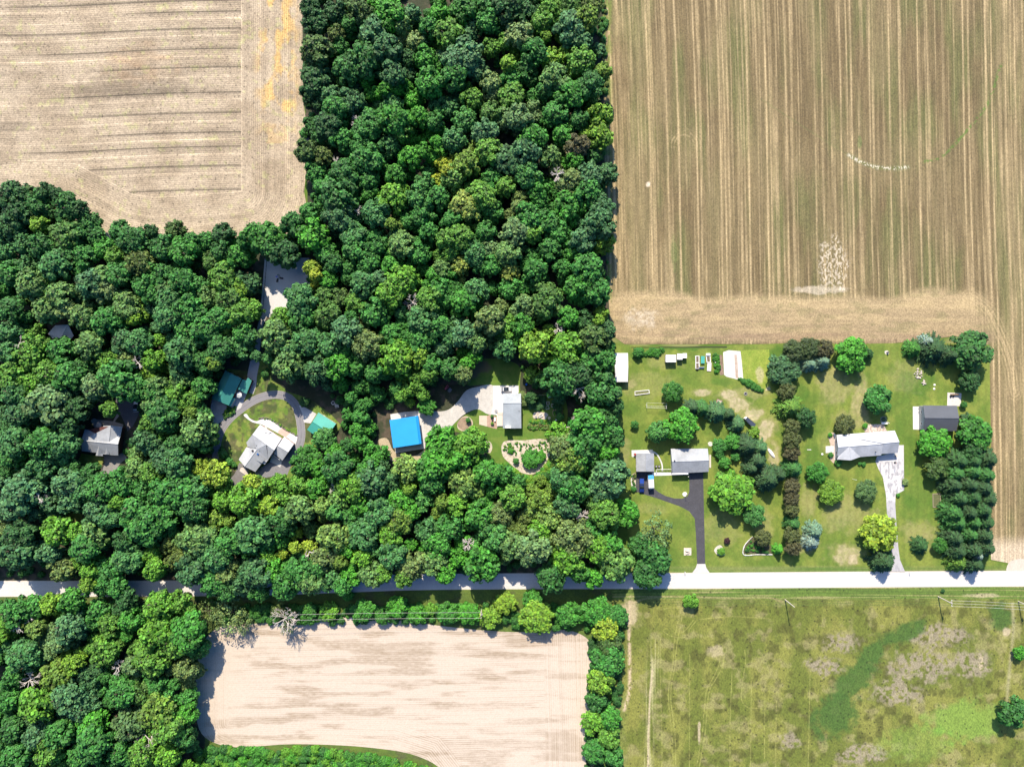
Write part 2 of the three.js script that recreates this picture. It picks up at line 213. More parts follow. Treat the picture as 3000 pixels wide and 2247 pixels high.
    let k = 0.5 + 0.66 * vn(x / 1.9, y / 2.8, 15) + 0.3 * fbm(x / 5, y / 6, 16, 2);
    if (h2(Math.floor(x / 4.5), Math.floor(y / 4.5), 23) < 0.012) k *= 0.45;
    return [c[0] * k, c[1] * k, c[2] * k];
  }, 1.5);
}
const dryPatch = [[2060, 1150, 40, 14, 1], [2130, 1155, 40, 18, 1], [2165, 1185, 40, 24, 1], [2205, 1215, 40, 26, 1], [2245, 1265, 34, 50, 1], [2270, 1340, 18, 60, 0.9], [2200, 1150, 50, 20, 0.6], [1960, 1060, 60, 25, 0.45], [1850, 1125, 22, 12, 0.8], [1900, 1130, 100, 40, 0.35], [1830, 1330, 20, 60, 0.55], [2450, 1130, 60, 60, 0.75], [2520, 1170, 30, 80, 0.85], [2500, 1230, 60, 40, 0.6], [2430, 1300, 30, 60, 0.3], [2480, 1500, 90, 70, 0.6], [2480, 1620, 60, 40, 0.9], [2500, 1640, 24, 18, 1], [2370, 1470, 30, 60, 0.6], [2240, 1540, 30, 60, 0.5], [2690, 1560, 60, 40, 0.6], [2655, 1100, 60, 60, 0.4], [2360, 1600, 40, 30, 0.6], [1900, 1490, 60, 20, 0.35], [2110, 1550, 70, 60, 0.35], [2730, 1590, 50, 30, 0.5]];
const lushPatch = [[2285, 1040, 36, 36, 1], [2350, 1150, 30, 40, 0.8], [2380, 1290, 20, 100, 0.6], [2400, 1360, 60, 40, 0.6], [2690, 1120, 60, 50, 0.9], [2660, 1290, 50, 100, 0.6], [2700, 1450, 70, 90, 0.7], [2570, 1280, 30, 30, 0.4], [2000, 1020, 90, 8, 1], [1870, 1040, 40, 14, 0.9], [2120, 1120, 40, 14, 0.6], [2300, 1668, 500, 8, 0.7], [2105, 1480, 14, 160, 0.5], [2500, 1670, 300, 10, 0.6], [2860, 1670, 60, 14, 1], [1830, 1600, 30, 70, 0.6]];
function lawnColour(x, y) {
  const n = fbm(x / 30, y / 30, 5, 4); let c = mix3(C.grass, [0.15, 0.19, 0.03], sst(0.3, 0.7, n)); c = mix3(c, C.lush, 0.35 * sst(0.5, 0.75, fbm(x / 55, y / 70, 12)));
  for (const [a, b, rx, ry, s] of lushPatch) c = mix3(c, C.lush, 0.85 * blob(x, y, a, b, rx, ry, s));
  for (const [a, b, rx, ry, s] of dryPatch) { const k = blob(x, y, a, b, rx, ry, s); if (k > 0) c = mix3(c, mix3(C.dry, C.bare, sst(0.75, 1, k) * 0.8), k * (0.45 + 0.55 * vn(x / 6, y / 6, 18))); }
  if (y > 1655) c = mix3(c, mix3([0.07, 0.14, 0.02], C.dry, vn(x / 150, y / 2.4, 71)), 0.45 * sst(1655, 1662, y));
  let k = (0.74 + 0.3 * vn(x / 1.6, y / 1.9, 15) + 0.24 * vn(x / 4.5, y / 5, 16)) * (1 + 0.05 * Math.sin(x / 3.2) * sst(2280, 2400, x));
  return [c[0] * k, c[1] * k, c[2] * k];
}
sheet('lawn', [[1790, 1000], [1840, 1012], [2000, 1016], [2120, 1012], [2300, 1006], [2500, 1008], [2700, 1004], [2900, 1010], [2905, 1300], [2895, 1640], [2955, 1655], [2955, 1676], [2400, 1683], [1790, 1690]], 4, (x, y) => {
  if (y < 1020 && x > 1850 && x < 2130) { const e = Math.abs(y - 1019 + (x - 1950) * 0.012); if (e < 3) return [0.03, 0.045, 0.012]; }
  return lawnColour(x, y);
}, 1.3);
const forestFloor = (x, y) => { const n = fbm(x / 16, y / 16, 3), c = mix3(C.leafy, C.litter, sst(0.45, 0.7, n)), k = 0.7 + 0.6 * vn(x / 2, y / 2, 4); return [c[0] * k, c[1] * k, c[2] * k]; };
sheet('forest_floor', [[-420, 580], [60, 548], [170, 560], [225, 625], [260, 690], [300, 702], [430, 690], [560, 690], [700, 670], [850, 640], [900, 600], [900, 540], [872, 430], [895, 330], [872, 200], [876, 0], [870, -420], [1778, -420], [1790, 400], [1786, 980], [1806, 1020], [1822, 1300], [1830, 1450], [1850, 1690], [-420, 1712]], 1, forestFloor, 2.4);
const roughGrass = (x, y) => { const c = mix3(mix3([0.05, 0.09, 0.02], C.grass, fbm(x / 22, y / 12, 3)), C.litter, 0.5 * sst(0.55, 0.75, fbm(x / 30, y / 20, 6))), k = 0.65 + 0.6 * vn(x / 2, y / 2, 4); return [c[0] * k, c[1] * k, c[2] * k]; };
sheet('verge', [[-420, 1735], [600, 1735], [1880, 1715], [1880, 1760], [1840, 1830], [1820, 2420], [-420, 2420]], 1, (x, y) => (y > 1900 && x < 600 ? forestFloor(x, y) : roughGrass(x, y)), 2.4);
const woodLawn = (x, y) => { const n = fbm(x / 14, y / 14, 5, 3); let c = mix3([0.085, 0.155, 0.018], [0.15, 0.19, 0.036], sst(0.35, 0.7, n)), k = 0.74 + 0.3 * vn(x / 1.6, y / 1.8, 15) + 0.22 * vn(x / 5, y / 5, 16); c = mix3(c, [0.24, 0.25, 0.08], 0.6 * blob(x, y, 690, 1305, 18, 20)); return [c[0] * k, c[1] * k, c[2] * k]; };
const mid = cropAt(1100, 1040, 3.687), circ = cropAt(580, 1000, 3.765);
sheet('clearing_grass', circ(690, 180, 760, 130, 820, 420, 1000, 560, 1130, 600, 1240, 640, 1460, 800, 1580, 930, 1480, 1080, 1300, 1180, 1180, 1330, 1060, 1500, 960, 1560, 640, 1540, 420, 1430, 280, 1400, 150, 1300, 120, 900, 130, 640, 330, 300, 540, 330), 2, (x, y) => mix3(woodLawn(x, y), forestFloor(x, y), 0.7 * sst(0.45, 0.6, fbm(x / 20, y / 20, 33))), 1.3);
sheet('garden_lawn', smooth(mid(1090, 60, 1240, 40, 1400, 50, 1560, 130, 1560, 330, 1600, 560, 1680, 540, 1800, 420, 2020, 420, 2060, 760, 1890, 850, 1840, 920, 1900, 1020, 1880, 1140, 1760, 1260, 1600, 1330, 1480, 1280, 1220, 1190, 1190, 930, 1000, 860, 790, 800, 860, 730, 980, 640, 1100, 560, 1200, 330, 980, 320), 4), 2, (x, y) => { const c = woodLawn(x, y), s = blob(x, y, 1405, 1075, 40, 22) + blob(x, y, 1385, 1095, 26, 26); return mix3(mix3(c, [0.07, 0.15, 0.015], 0.5), [0.13, 0.1, 0.06], 0.85 * clamp(s)); }, 1.3);

// ---------- road, drives, paving ----------
const stone = (c, a, s) => (x, y) => { const k = 1 + a * (0.6 * (vn(x / 1.6, y / 1.6, s) - 0.5) + 0.7 * (fbm(x / 9, y / 9, s + 3) - 0.5)); return [c[0] * k, c[1] * k, c[2] * k]; };
const roadLine = smoothLine([[-420, 1729], [0, 1725], [400, 1724.5], [800, 1720], [1000, 1713], [1200, 1706], [1500, 1703], [2000, 1701.5], [2500, 1698], [3000, 1695], [3420, 1693]], 6);
sheet('road', ribbon(roadLine, 23.5), 6, (x, y) => {
  const e = lineDist(roadLine, x, y) + 1.2 * (vn(x / 6, y / 6, 9) - 0.5), tyre = Math.exp(-((e - 6) ** 2) / 10) + Math.exp(-((e - 15) ** 2) / 10);
  let c = mix3([0.5, 0.495, 0.48], [0.45, 0.45, 0.445], 0.5 * tyre); c = mix3(c, [0.5, 0.46, 0.4], sst(19.5, 22, e)); const k = 0.9 + 0.2 * vn(x / 1.5, y / 1.5, 4) + 0.08 * (fbm(x / 40, y / 8, 5) - 0.5);
  return [c[0] * k, c[1] * k, c[2] * k];
}, 1.4, 0.9);
const wl = cropAt(1780, 980, 2.2387), el = cropAt(2240, 980, 2.2386);
const cracked = (c, a) => (x, y) => { let k = 1 + a * (0.7 * (vn(x / 1.5, y / 1.5, 3) - 0.5) + 0.5 * (fbm(x / 12, y / 12, 8) - 0.5)); const cr = Math.abs(fbm(x / 17, y / 17, 51) - 0.5); if (cr < 0.008) k *= 1.5; return [c[0] * k, c[1] * k, c[2] * k]; };
sheet('asphalt_drive', [[2060.5, 1384], [2066.5, 1652], [2043, 1652], [2039, 1560], [2036, 1520], [2020, 1498], [1994, 1484], [1932, 1462], [1862.6, 1440], [1865, 1380], [1915, 1380], [1915, 1430], [1930, 1442], [1950, 1453], [1975, 1460], [1998, 1461], [2014, 1455], [2020, 1440], [2020, 1384]], 6, cracked([0.052, 0.053, 0.062], 0.5), 1);
sheet('drive_apron', [[2043, 1651], [2066.5, 1651], [2070, 1664], [2084, 1684], [2024, 1684], [2039, 1664]], 5, stone([0.46, 0.45, 0.43], 0.25, 3), 1);
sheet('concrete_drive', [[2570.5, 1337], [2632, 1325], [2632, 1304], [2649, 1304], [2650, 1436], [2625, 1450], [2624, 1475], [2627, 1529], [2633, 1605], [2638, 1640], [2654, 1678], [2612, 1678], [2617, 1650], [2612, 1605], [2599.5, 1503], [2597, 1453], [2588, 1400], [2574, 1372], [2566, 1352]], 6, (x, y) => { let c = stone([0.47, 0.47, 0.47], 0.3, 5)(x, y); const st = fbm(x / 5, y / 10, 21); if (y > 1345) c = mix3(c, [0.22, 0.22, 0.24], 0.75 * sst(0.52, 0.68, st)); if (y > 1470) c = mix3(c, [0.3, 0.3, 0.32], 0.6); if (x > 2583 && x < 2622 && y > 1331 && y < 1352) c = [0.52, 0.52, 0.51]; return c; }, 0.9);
sheet('field_entrance', smooth([[2952, 1684], [2956, 1650], [2975, 1640], [2998, 1638], [3020, 1660], [3040, 1686]], 4), 5, stone([0.46, 0.42, 0.35], 0.3, 3), 1.2);
const ring = smoothLine(circ(188, 1300, 195, 1210, 215, 1090, 265, 960, 360, 840, 480, 740, 600, 660, 730, 606, 880, 588, 990, 620, 1070, 700, 1110, 810, 1130, 920, 1138, 1030, 1120, 1130, 1075, 1230), 8);
sheet('loop_drive', ribbon(ring, (t) => (t < 0.1 ? 10 : 11.8)), 6, (x, y) => { const e = lineDist(ring, x, y); let c = stone([0.17, 0.17, 0.185], 0.35, 4)(x, y); c = mix3(c, [0.2, 0.2, 0.21], Math.exp(-((e - 5) ** 2) / 6)); return e > 10.6 ? mix3(c, [0.34, 0.32, 0.28], 0.7) : c; }, 0.9);
sheet('parking_court', circ(1175, 1090, 1160, 1140, 1100, 1260, 1020, 1380, 958, 1530, 900, 1500, 840, 1488, 770, 1500, 700, 1512, 620, 1470, 680, 1400, 800, 1330, 870, 1280, 960, 1290, 1060, 1130, 1120, 1080), 5, stone([0.17, 0.17, 0.185], 0.35, 6), 1);
sheet('lower_drive', ribbon(smoothLine([[716, 1362], [700, 1398], [676, 1425], [640, 1462], [618, 1500], [606, 1540], [594, 1600], [586, 1712]], 6), (t) => (t < 0.3 ? 17 : 11)), 5, stone([0.15, 0.145, 0.145], 0.4, 7), 1.2);
const conc = (a = 0.5, s = 3) => stone([a, a, a * 0.985], 0.25, s);
sheet('house_patio', smooth(circ(500, 812, 530, 800, 570, 850, 640, 880, 700, 858, 760, 862, 830, 885, 900, 940, 1000, 1000, 1090, 1040, 1085, 1100, 1065, 1140, 960, 1060, 800, 970, 690, 915, 640, 905, 580, 882), 4), 7, (x, y) => (blob(x, y, 826, 1267, 12, 12) > 0.4 || (x > 815 && y < 1290 && x + y < 2118 && x + y > 2094) ? stone([0.45, 0.34, 0.28], 0.3, 5)(x, y) : conc(0.52)(x, y)), 0.8);
sheet('garage_apron', circ(815, 1260, 850, 1220, 935, 1290, 925, 1320, 905, 1392, 840, 1350, 790, 1330), 7, conc(0.45, 8), 0.8);
sheet('side_apron', circ(470, 1395, 520, 1385, 560, 1500, 455, 1430), 7, stone([0.46, 0.42, 0.38], 0.3, 8), 0.8);
sheet('barn_apron', smooth(circ(150, 640, 330, 730, 290, 760, 285, 830, 300, 850, 215, 920, 190, 1000, 150, 920, 132, 830, 135, 740), 4), 7, (x, y) => mix3(conc(0.4, 9)(x, y), [0.25, 0.25, 0.25], 0.4 * sst(0.5, 0.7, fbm(x / 7, y / 7, 14))), 0.8);
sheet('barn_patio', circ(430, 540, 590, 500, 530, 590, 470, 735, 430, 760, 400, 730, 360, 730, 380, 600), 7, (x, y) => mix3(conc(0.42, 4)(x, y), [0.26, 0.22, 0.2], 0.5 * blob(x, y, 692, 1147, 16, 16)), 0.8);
sheet('garage_pad', circ(1110, 705, 1135, 712, 1190, 735, 1305, 800, 1240, 905, 1165, 895, 1150, 800), 7, conc(0.42, 6), 0.8);
const trail = smoothLine([[826, 905], [783, 915], [765, 945], [757, 990], [752, 1030], [745, 1065], [738, 1100], [735, 1130], [728, 1150]], 6);
sheet('gravel_path', ribbon(trail, (t) => (t < 0.15 ? 16 : t < 0.6 ? 8 : 14)), 5, stone([0.36, 0.35, 0.34], 0.35, 5), 1);
sheet('sport_court', [[775, 758], [800, 752], [905, 756], [910, 860], [866, 912], [800, 925], [762, 918], [768, 840]], 6, (x, y) => { const c = stone([0.46, 0.465, 0.46], 0.14, 5)(x, y), e = Math.abs(x - (781 - (y - 760) * 0.08)); return e < 1.2 ? [0.16, 0.17, 0.17] : c; }, 0.9);
sheet('gravel_yard', smooth(mid(470, 640, 560, 600, 690, 610, 790, 590, 890, 500, 980, 385, 1100, 345, 1275, 332, 1275, 640, 1215, 640, 1100, 585, 960, 640, 860, 730, 800, 790, 690, 820, 600, 900, 530, 940, 500, 800), 4), 4, (x, y) => { const c = stone([0.43, 0.42, 0.39], 0.4, 5)(x, y); return mix3(c, [0.2, 0.19, 0.17], 0.5 * sst(0.5, 0.7, fbm(x / 12, y / 8, 19)) * sst(1290, 1200, x)); }, 0.9);
sheet('house_pad', mid(1268, 330, 1546, 330, 1546, 440, 1400, 440, 1400, 775, 1310, 775, 1310, 650, 1250, 640, 1268, 560), 7, conc(0.53), 0.9);
sheet('barn_pad', mid(158, 640, 300, 618, 460, 603, 490, 625, 512, 700, 540, 900, 535, 1010, 215, 1062), 7, (x, y) => mix3(conc(0.46, 3)(x, y), [0.24, 0.25, 0.25], 0.6 * sst(0.48, 0.66, fbm(x / 5, y / 5, 24)) * sst(1216, 1205, y)), 0.9);
sheet('brick_paving', mid(1212, 655, 1250, 640, 1310, 670, 1312, 800, 1250, 785, 1120, 750, 1120, 655), 7, (x, y) => (x < 1100 + 1205 / 3.687 ? stone([0.47, 0.42, 0.33], 0.3, 4)(x, y) : stone([0.36, 0.25, 0.19], 0.4, 4)(x, y)), 0.7);
sheet('mulch_bed', smooth(mid(885, 740, 905, 700, 950, 665, 1010, 670, 1050, 720, 1045, 770, 1000, 805, 940, 822, 890, 795), 4), 7, (x, y) => { const e = Math.hypot((x - 1361.5) / 23.5, (y - 1242) / 21.5); return e > 0.9 ? stone([0.42, 0.36, 0.27], 0.4, 3)(x, y) : stone([0.25, 0.185, 0.13], 0.7, 6)(x, y); }, 0.7);
sheet('garden_bed', smooth(mid(1365, 970, 1400, 930, 1600, 922, 1820, 910, 1880, 960, 1900, 1030, 1860, 1130, 1800, 1230, 1700, 1288, 1580, 1272, 1450, 1170, 1380, 1100, 1362, 1030), 4), 7, (x, y) => mix3(stone([0.45, 0.4, 0.32], 0.5, 3)(x, y), [0.17, 0.16, 0.08], 0.6 * sst(0.55, 0.72, fbm(x / 4, y / 4, 8))), 0.7);
sheet('dirt_patch', smooth(mid(30, 920, 120, 900, 200, 1040, 420, 1090, 530, 1030, 520, 1140, 400, 1180, 160, 1140), 4), 3, stone([0.36, 0.3, 0.2], 0.6, 3), 1);
sheet('dirt_patch', smooth(mid(1195, 930, 1240, 940, 1262, 1000, 1235, 1060, 1205, 1040), 4), 3, stone([0.4, 0.36, 0.28], 0.6, 4), 1);
sheet('sand_plot', [[2119, 1032], [2135, 1026], [2170, 1029], [2174, 1060], [2178, 1108], [2170, 1114], [2130, 1104], [2122, 1098]], 6, (x, y) => { const c = stone([0.52, 0.5, 0.46], 0.3, 3)(x, y), e = Math.abs(x - (2156 + (y - 1040) * 0.06)); return e < 4 && y > 1040 && y < 1108 ? mix3(c, [0.27, 0.17, 0.1], 0.85 * (0.5 + 0.5 * vn(x / 3, y / 5, 5))) : c; }, 0.6);
sheet('tilled_strip', [[2106, 1040], [2117, 1040], [2121, 1098], [2110, 1099]], 6, stone([0.2, 0.14, 0.1], 0.8, 4), 0.6);
sheet('bright_plot', [[2171, 1026], [2254, 1024], [2258, 1100], [2258, 1142], [2243, 1146], [2225, 1125], [2200, 1115], [2178, 1110]], 5, (x, y) => { let c = mix3([0.14, 0.22, 0.022], [0.24, 0.28, 0.045], fbm(x / 8, y / 8, 3)); c = mix3(c, C.bare, 0.55 * blob(x, y, 2226, 1100, 14, 24) + 0.85 * blob(x, y, 2254, 1146, 12, 14)); const k = 0.75 + 0.5 * vn(x / 2, y / 2, 4); return [c[0] * k, c[1] * k, c[2] * k]; }, 0.8);
sheet('garage_patio', [[1850.5, 1319], [1912, 1317.5], [1917, 1330], [1864, 1332], [1864, 1340], [1851, 1338]], 7, conc(0.53), 0.8);
sheet('garden_walk', ribbon(smoothLine([[1914, 1323], [1926, 1332], [1935, 1348], [1940, 1362], [1941, 1380]], 6), 1.9), 7, conc(0.52), 0.6);
sheet('front_walk', [[1911, 1384], [1968, 1384], [2018, 1387], [2018, 1391], [1917, 1394], [1911, 1392]], 7, conc(0.53), 0.8);
sheet('barn_slab', [[2675.5, 1191], [2711, 1191], [2715, 1260], [2676, 1258]], 7, conc(0.54), 0.8);
sheet('rear_slab', [[2777, 1150], [2818, 1152], [2816, 1190], [2776, 1189]], 7, stone([0.48, 0.46, 0.43], 0.25, 4), 0.8);
sheet('rear_patio', [[2533, 1253], [2541, 1243], [2590, 1243], [2600, 1264], [2535, 1268]], 7, (x, y) => mix3(stone([0.46, 0.4, 0.35], 0.6, 3)(x, y), [0.14, 0.1, 0.08], 0.6 * sst(0.45, 0.65, fbm(x / 4, y / 5, 9))), 0.7);
sheet('side_slab', [[2420, 1307], [2444, 1306], [2444, 1326], [2420, 1327]], 7, conc(0.52), 0.8);
sheet('side_bed', smooth([[2427, 1271], [2444, 1268], [2452, 1280], [2450, 1345], [2444, 1357], [2436, 1350], [2430, 1335], [2434, 1306], [2430, 1290]], 4), 6, stone([0.4, 0.32, 0.26], 0.6, 3), 0.7);
sheet('planting_bed', [[2178.5, 1623], [2181, 1600], [2200, 1577], [2206, 1572], [2262, 1600], [2262, 1624]], 6, (x, y) => mix3([0.06, 0.075, 0.02], C.litter, fbm(x / 5, y / 5, 4)), 0.8);
sheet('shrub_bed', smooth([[2093, 1614], [2098, 1603], [2111, 1597], [2122, 1612], [2124, 1625], [2104, 1626]], 4), 6, stone([0.46, 0.44, 0.38], 0.4, 3), 0.7);
sheet('rock_bed', [[2004, 1605], [2026, 1605], [2026, 1627], [2004, 1627]], 6, stone([0.5, 0.45, 0.38], 0.5, 3), 0.6);
sheet('side_gravel', [[1850, 1392], [1862, 1384], [1864, 1440], [1850, 1424], [1848, 1405]], 6, stone([0.38, 0.34, 0.27], 0.8, 3), 0.7);
const hw = cropAt(210, 1180, 4.325);
sheet('wood_drive', hw(545, -60, 690, -90, 870, 0, 860, 90, 830, 180, 770, 300, 700, 365, 690, 320, 640, 200, 590, 110), 6, stone([0.1, 0.1, 0.11], 0.4, 3), 1);
sheet('wood_parking', hw(405, 640, 660, 640, 690, 700, 600, 780, 560, 860, 500, 950, 420, 940, 355, 890, 400, 780), 5, stone([0.2, 0.195, 0.19], 0.4, 4), 1);
sheet('wood_terrace', hw(235, 225, 275, 195, 320, 215, 520, 235, 570, 135, 595, 165, 540, 240, 650, 275, 640, 310, 390, 290, 300, 350), 6, stone([0.3, 0.28, 0.25], 0.4, 4), 1);
sheet('wood_lawn', hw(120, 640, 400, 690, 395, 760, 340, 880, 200, 800, 60, 760), 4, woodLawn, 1.3);
sheet('wood_clearing', smooth([[150, 1500], [190, 1490], [240, 1510], [230, 1535], [180, 1545]], 4), 4, (x, y) => mix3(woodLawn(x, y), C.leafy, 0.3), 1.3);
// ---------- trees and shrubs ----------
const TONE = { d: [0.017, 0.082, 0.014], m: [0.03, 0.155, 0.019], g: [0.04, 0.205, 0.01], y: [0.105, 0.24, 0.014], Y: [0.21, 0.29, 0.016], b: [0.048, 0.15, 0.05], p: [0.125, 0.215, 0.062], o: [0.064, 0.115, 0.017], r: [0.06, 0.066, 0.022], c: [0.018, 0.06, 0.016], s: [0.13, 0.21, 0.175], v: [0.035, 0.01, 0.015] };
const WORDS = { d: 'deep green', m: 'mid green', g: 'vivid green', y: 'lime green', Y: 'yellow', b: 'bluish green', p: 'pale green', o: 'olive', r: 'brownish', c: 'dark needled', s: 'silver blue', v: 'purple' };
const leafMat = {}, toneOf = (k) => { const a = [...k].map((c) => TONE[c]); return [0, 1, 2].map((i) => a.reduce((s, t) => s + t[i], 0) / a.length); };
const leaves = (k) => (leafMat[k] ??= new THREE.MeshStandardMaterial({ color: new THREE.Color().setRGB(...toneOf(k)), vertexColors: true, roughness: 0.75, side: THREE.DoubleSide }));
const barkMat = std([0.12, 0.095, 0.07], 0.95), deadMat = std([0.42, 0.39, 0.36], 0.9);
class Cards { // many small leaf-sized faces in one geometry
  constructor() { this.p = []; this.n = []; this.c = []; this.i = []; }
  quad(c, u, v, n, col) { const k = this.p.length / 3; for (const [a, b] of [[-1, -1], [1, -1], [1, 1], [-1, 1]]) { this.p.push(c.x + a * u.x + b * v.x, c.y + a * u.y + b * v.y, c.z + a * u.z + b * v.z); this.n.push(n.x, n.y, n.z); this.c.push(...col); } this.i.push(k, k + 1, k + 2, k, k + 2, k + 3); }
  soup(g, col) { const k = this.p.length / 3, q = g.attributes.position, m = g.attributes.normal; for (let j = 0; j < q.count; j++) { this.p.push(q.getX(j), q.getY(j), q.getZ(j)); this.n.push(m.getX(j), m.getY(j), m.getZ(j)); this.c.push(...col); } if (g.index) for (const t of g.index.array) this.i.push(k + t); else for (let j = 0; j < q.count; j++) this.i.push(k + j); }
  build() { const g = new THREE.BufferGeometry(); g.setAttribute('position', new THREE.Float32BufferAttribute(this.p, 3)); g.setAttribute('normal', new THREE.Float32BufferAttribute(this.n, 3)); g.setAttribute('color', new THREE.Float32BufferAttribute(this.c, 3)); g.setIndex(this.i); return g; }
}
const ico = new THREE.IcosahedronGeometry(1, 1);
function lump(c, r, s) { // an uneven body of foliage
  const g = ico.clone(), p = g.attributes.position; for (let i = 0; i < p.count; i++) { const x = p.getX(i), y = p.getY(i), z = p.getZ(i), k = r * (0.78 + 0.36 * vn(x * 2.1 + s, y * 2.1 + z * 2.7 + s * 3, 9)); p.setXYZ(i, c.x + x * k, c.y + y * k * 0.9, c.z + z * k); } g.computeVertexNormals(); return g;
}
const leafTint = (lo, k) => { const w = rr(0.5, 1.45) * k, t = rnd(); return [lo * w * (0.9 + 0.35 * t), lo * w, lo * w * (1.15 - 0.4 * t)]; };
function broadCrown({ lobes = 30, size = [0.24, 0.4], dist = [0.5, 0.8], cards = 95, leaf = [0.04, 0.08], low = -0.45, tall = 0.82, lift = 0.25, bodies = true }) {
  const L = [], g = new Cards(), ph = rr(0, 6);
  for (let i = 0; i < lobes; i++) { const y = 1 - (i + 0.5) / lobes * (1 - low), q = Math.sqrt(Math.max(0, 1 - y * y)), a = i * 2.39996 + ph + rr(-0.35, 0.35), d = rr(...dist), r = rr(...size) * (y < 0 ? 0.9 : 1); L.push({ c: V(Math.cos(a) * q * d, y * d * tall, Math.sin(a) * q * d), r, k: rr(0.8, 1.2) }); }
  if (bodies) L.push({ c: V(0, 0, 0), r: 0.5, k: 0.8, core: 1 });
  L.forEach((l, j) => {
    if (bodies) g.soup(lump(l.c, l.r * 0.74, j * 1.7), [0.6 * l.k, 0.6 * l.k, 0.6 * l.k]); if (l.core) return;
    const n = Math.round(cards * (l.r / 0.32) ** 2);
    for (let k = 0; k < n; k++) {
      const d = V(rr(-1, 1), rr(-0.75, 1), rr(-1, 1)); if (d.lengthSq() > 1 || d.lengthSq() < 0.05) { k--; continue; } d.normalize();
      const bump = 0.84 + 0.3 * vn(d.x * 3 + j, d.y * 3 + d.z * 2.3 + j * 2, 5), c = l.c.clone().addScaledVector(d, l.r * bump * (bodies ? rr(0.92, 1.06) : rr(0.35, 1.1)));
      if (L.some((o) => o !== l && !o.core && o.c.distanceTo(c) < o.r * 0.72)) continue;
      const nn = d.clone().multiplyScalar(1).add(V(rr(-0.75, 0.75), lift + rr(-0.4, 0.6), rr(-0.75, 0.75))).normalize(), u = V(rr(-1, 1), rr(-1, 1), rr(-1, 1)).cross(nn).normalize(), v = nn.clone().cross(u), s = rr(...leaf);
      g.quad(c, u.multiplyScalar(s), v.multiplyScalar(s * rr(0.6, 1)), nn, leafTint(l.k, 1));
    }
  });
  return g.build();
}
function coniferCrown({ whorls = 13, height = 2.3, arms = 11, droop = 0.3, ragged = 0.25, flatTop = 0 }) { // tiers of boughs round a stem; y from 0
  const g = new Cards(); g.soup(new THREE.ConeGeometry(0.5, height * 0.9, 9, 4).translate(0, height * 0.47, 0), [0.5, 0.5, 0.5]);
  for (let w = 0; w < whorls; w++) {
    const t = w / (whorls - 0.3), y = 0.08 + height * t * 0.97, R = Math.pow(1 - t, flatTop ? 0.5 : 0.82), n = Math.max(5, Math.round(arms * (0.55 + 0.45 * R))), ph = rr(0, 6);
    for (let a = 0; a < n; a++) {
      const an = ph + (a + rr(-0.3, 0.3)) / n * 6.283, len = R * rr(1 - ragged, 1.08), k = rr(0.75, 1.15), dir = V(Math.cos(an), 0, Math.sin(an)), side = V(-dir.z, 0, dir.x), steps = Math.max(3, Math.round(len * 8));
      for (let s = 1; s <= steps; s++) {
        const f = s / steps, yy = y + 0.12 * (1 - f) * R + (f > 0.75 ? 0.03 : 0) - droop * len * f * f, c = dir.clone().multiplyScalar(len * f); c.y = yy;
        for (const q of [-1, 1]) { const o = 0.085 * (1.15 - 0.7 * f), cc = c.clone().addScaledVector(side, q * o), nn = V(dir.x * 0.35 + rr(-0.3, 0.3), 0.9, dir.z * 0.35 + rr(-0.3, 0.3)).normalize(), u = dir.clone().addScaledVector(side, q * 0.5).normalize(), v = nn.clone().cross(u).normalize(); g.quad(cc, u.multiplyScalar(0.1 * rr(0.7, 1.2)), v.multiplyScalar(0.034), nn, leafTint(k * (0.85 + 0.4 * f), 1)); }
      }
    }
  }
  return g.build();
}
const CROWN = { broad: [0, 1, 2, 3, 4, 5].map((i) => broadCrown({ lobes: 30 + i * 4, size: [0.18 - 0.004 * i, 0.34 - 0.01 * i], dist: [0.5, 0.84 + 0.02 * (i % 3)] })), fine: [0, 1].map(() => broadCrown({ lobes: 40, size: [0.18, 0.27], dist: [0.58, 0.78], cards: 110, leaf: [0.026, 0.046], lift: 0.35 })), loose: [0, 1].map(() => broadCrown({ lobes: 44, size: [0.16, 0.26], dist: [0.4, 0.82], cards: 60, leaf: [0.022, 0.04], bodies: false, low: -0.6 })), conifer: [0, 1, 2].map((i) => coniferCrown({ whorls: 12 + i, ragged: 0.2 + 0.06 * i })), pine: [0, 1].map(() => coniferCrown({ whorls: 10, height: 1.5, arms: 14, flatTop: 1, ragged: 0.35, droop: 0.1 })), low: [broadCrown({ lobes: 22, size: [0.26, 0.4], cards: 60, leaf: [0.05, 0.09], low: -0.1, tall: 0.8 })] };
const trunkGeo = (() => { const parts = [new THREE.CylinderGeometry(0.55, 1, 1, 8).translate(0, 0.5, 0)]; for (let i = 0; i < 5; i++) { const a = i * 1.3; parts.push(bar(V(0, 0.62 + 0.05 * i, 0), V(Math.cos(a) * 7, 1.12 + 0.05 * i, Math.sin(a) * 7), 0.2, 5)); } return mergeAll(parts); })();
const stemGeo = new THREE.CylinderGeometry(0.3, 1, 1, 7).translate(0, 0.5, 0);
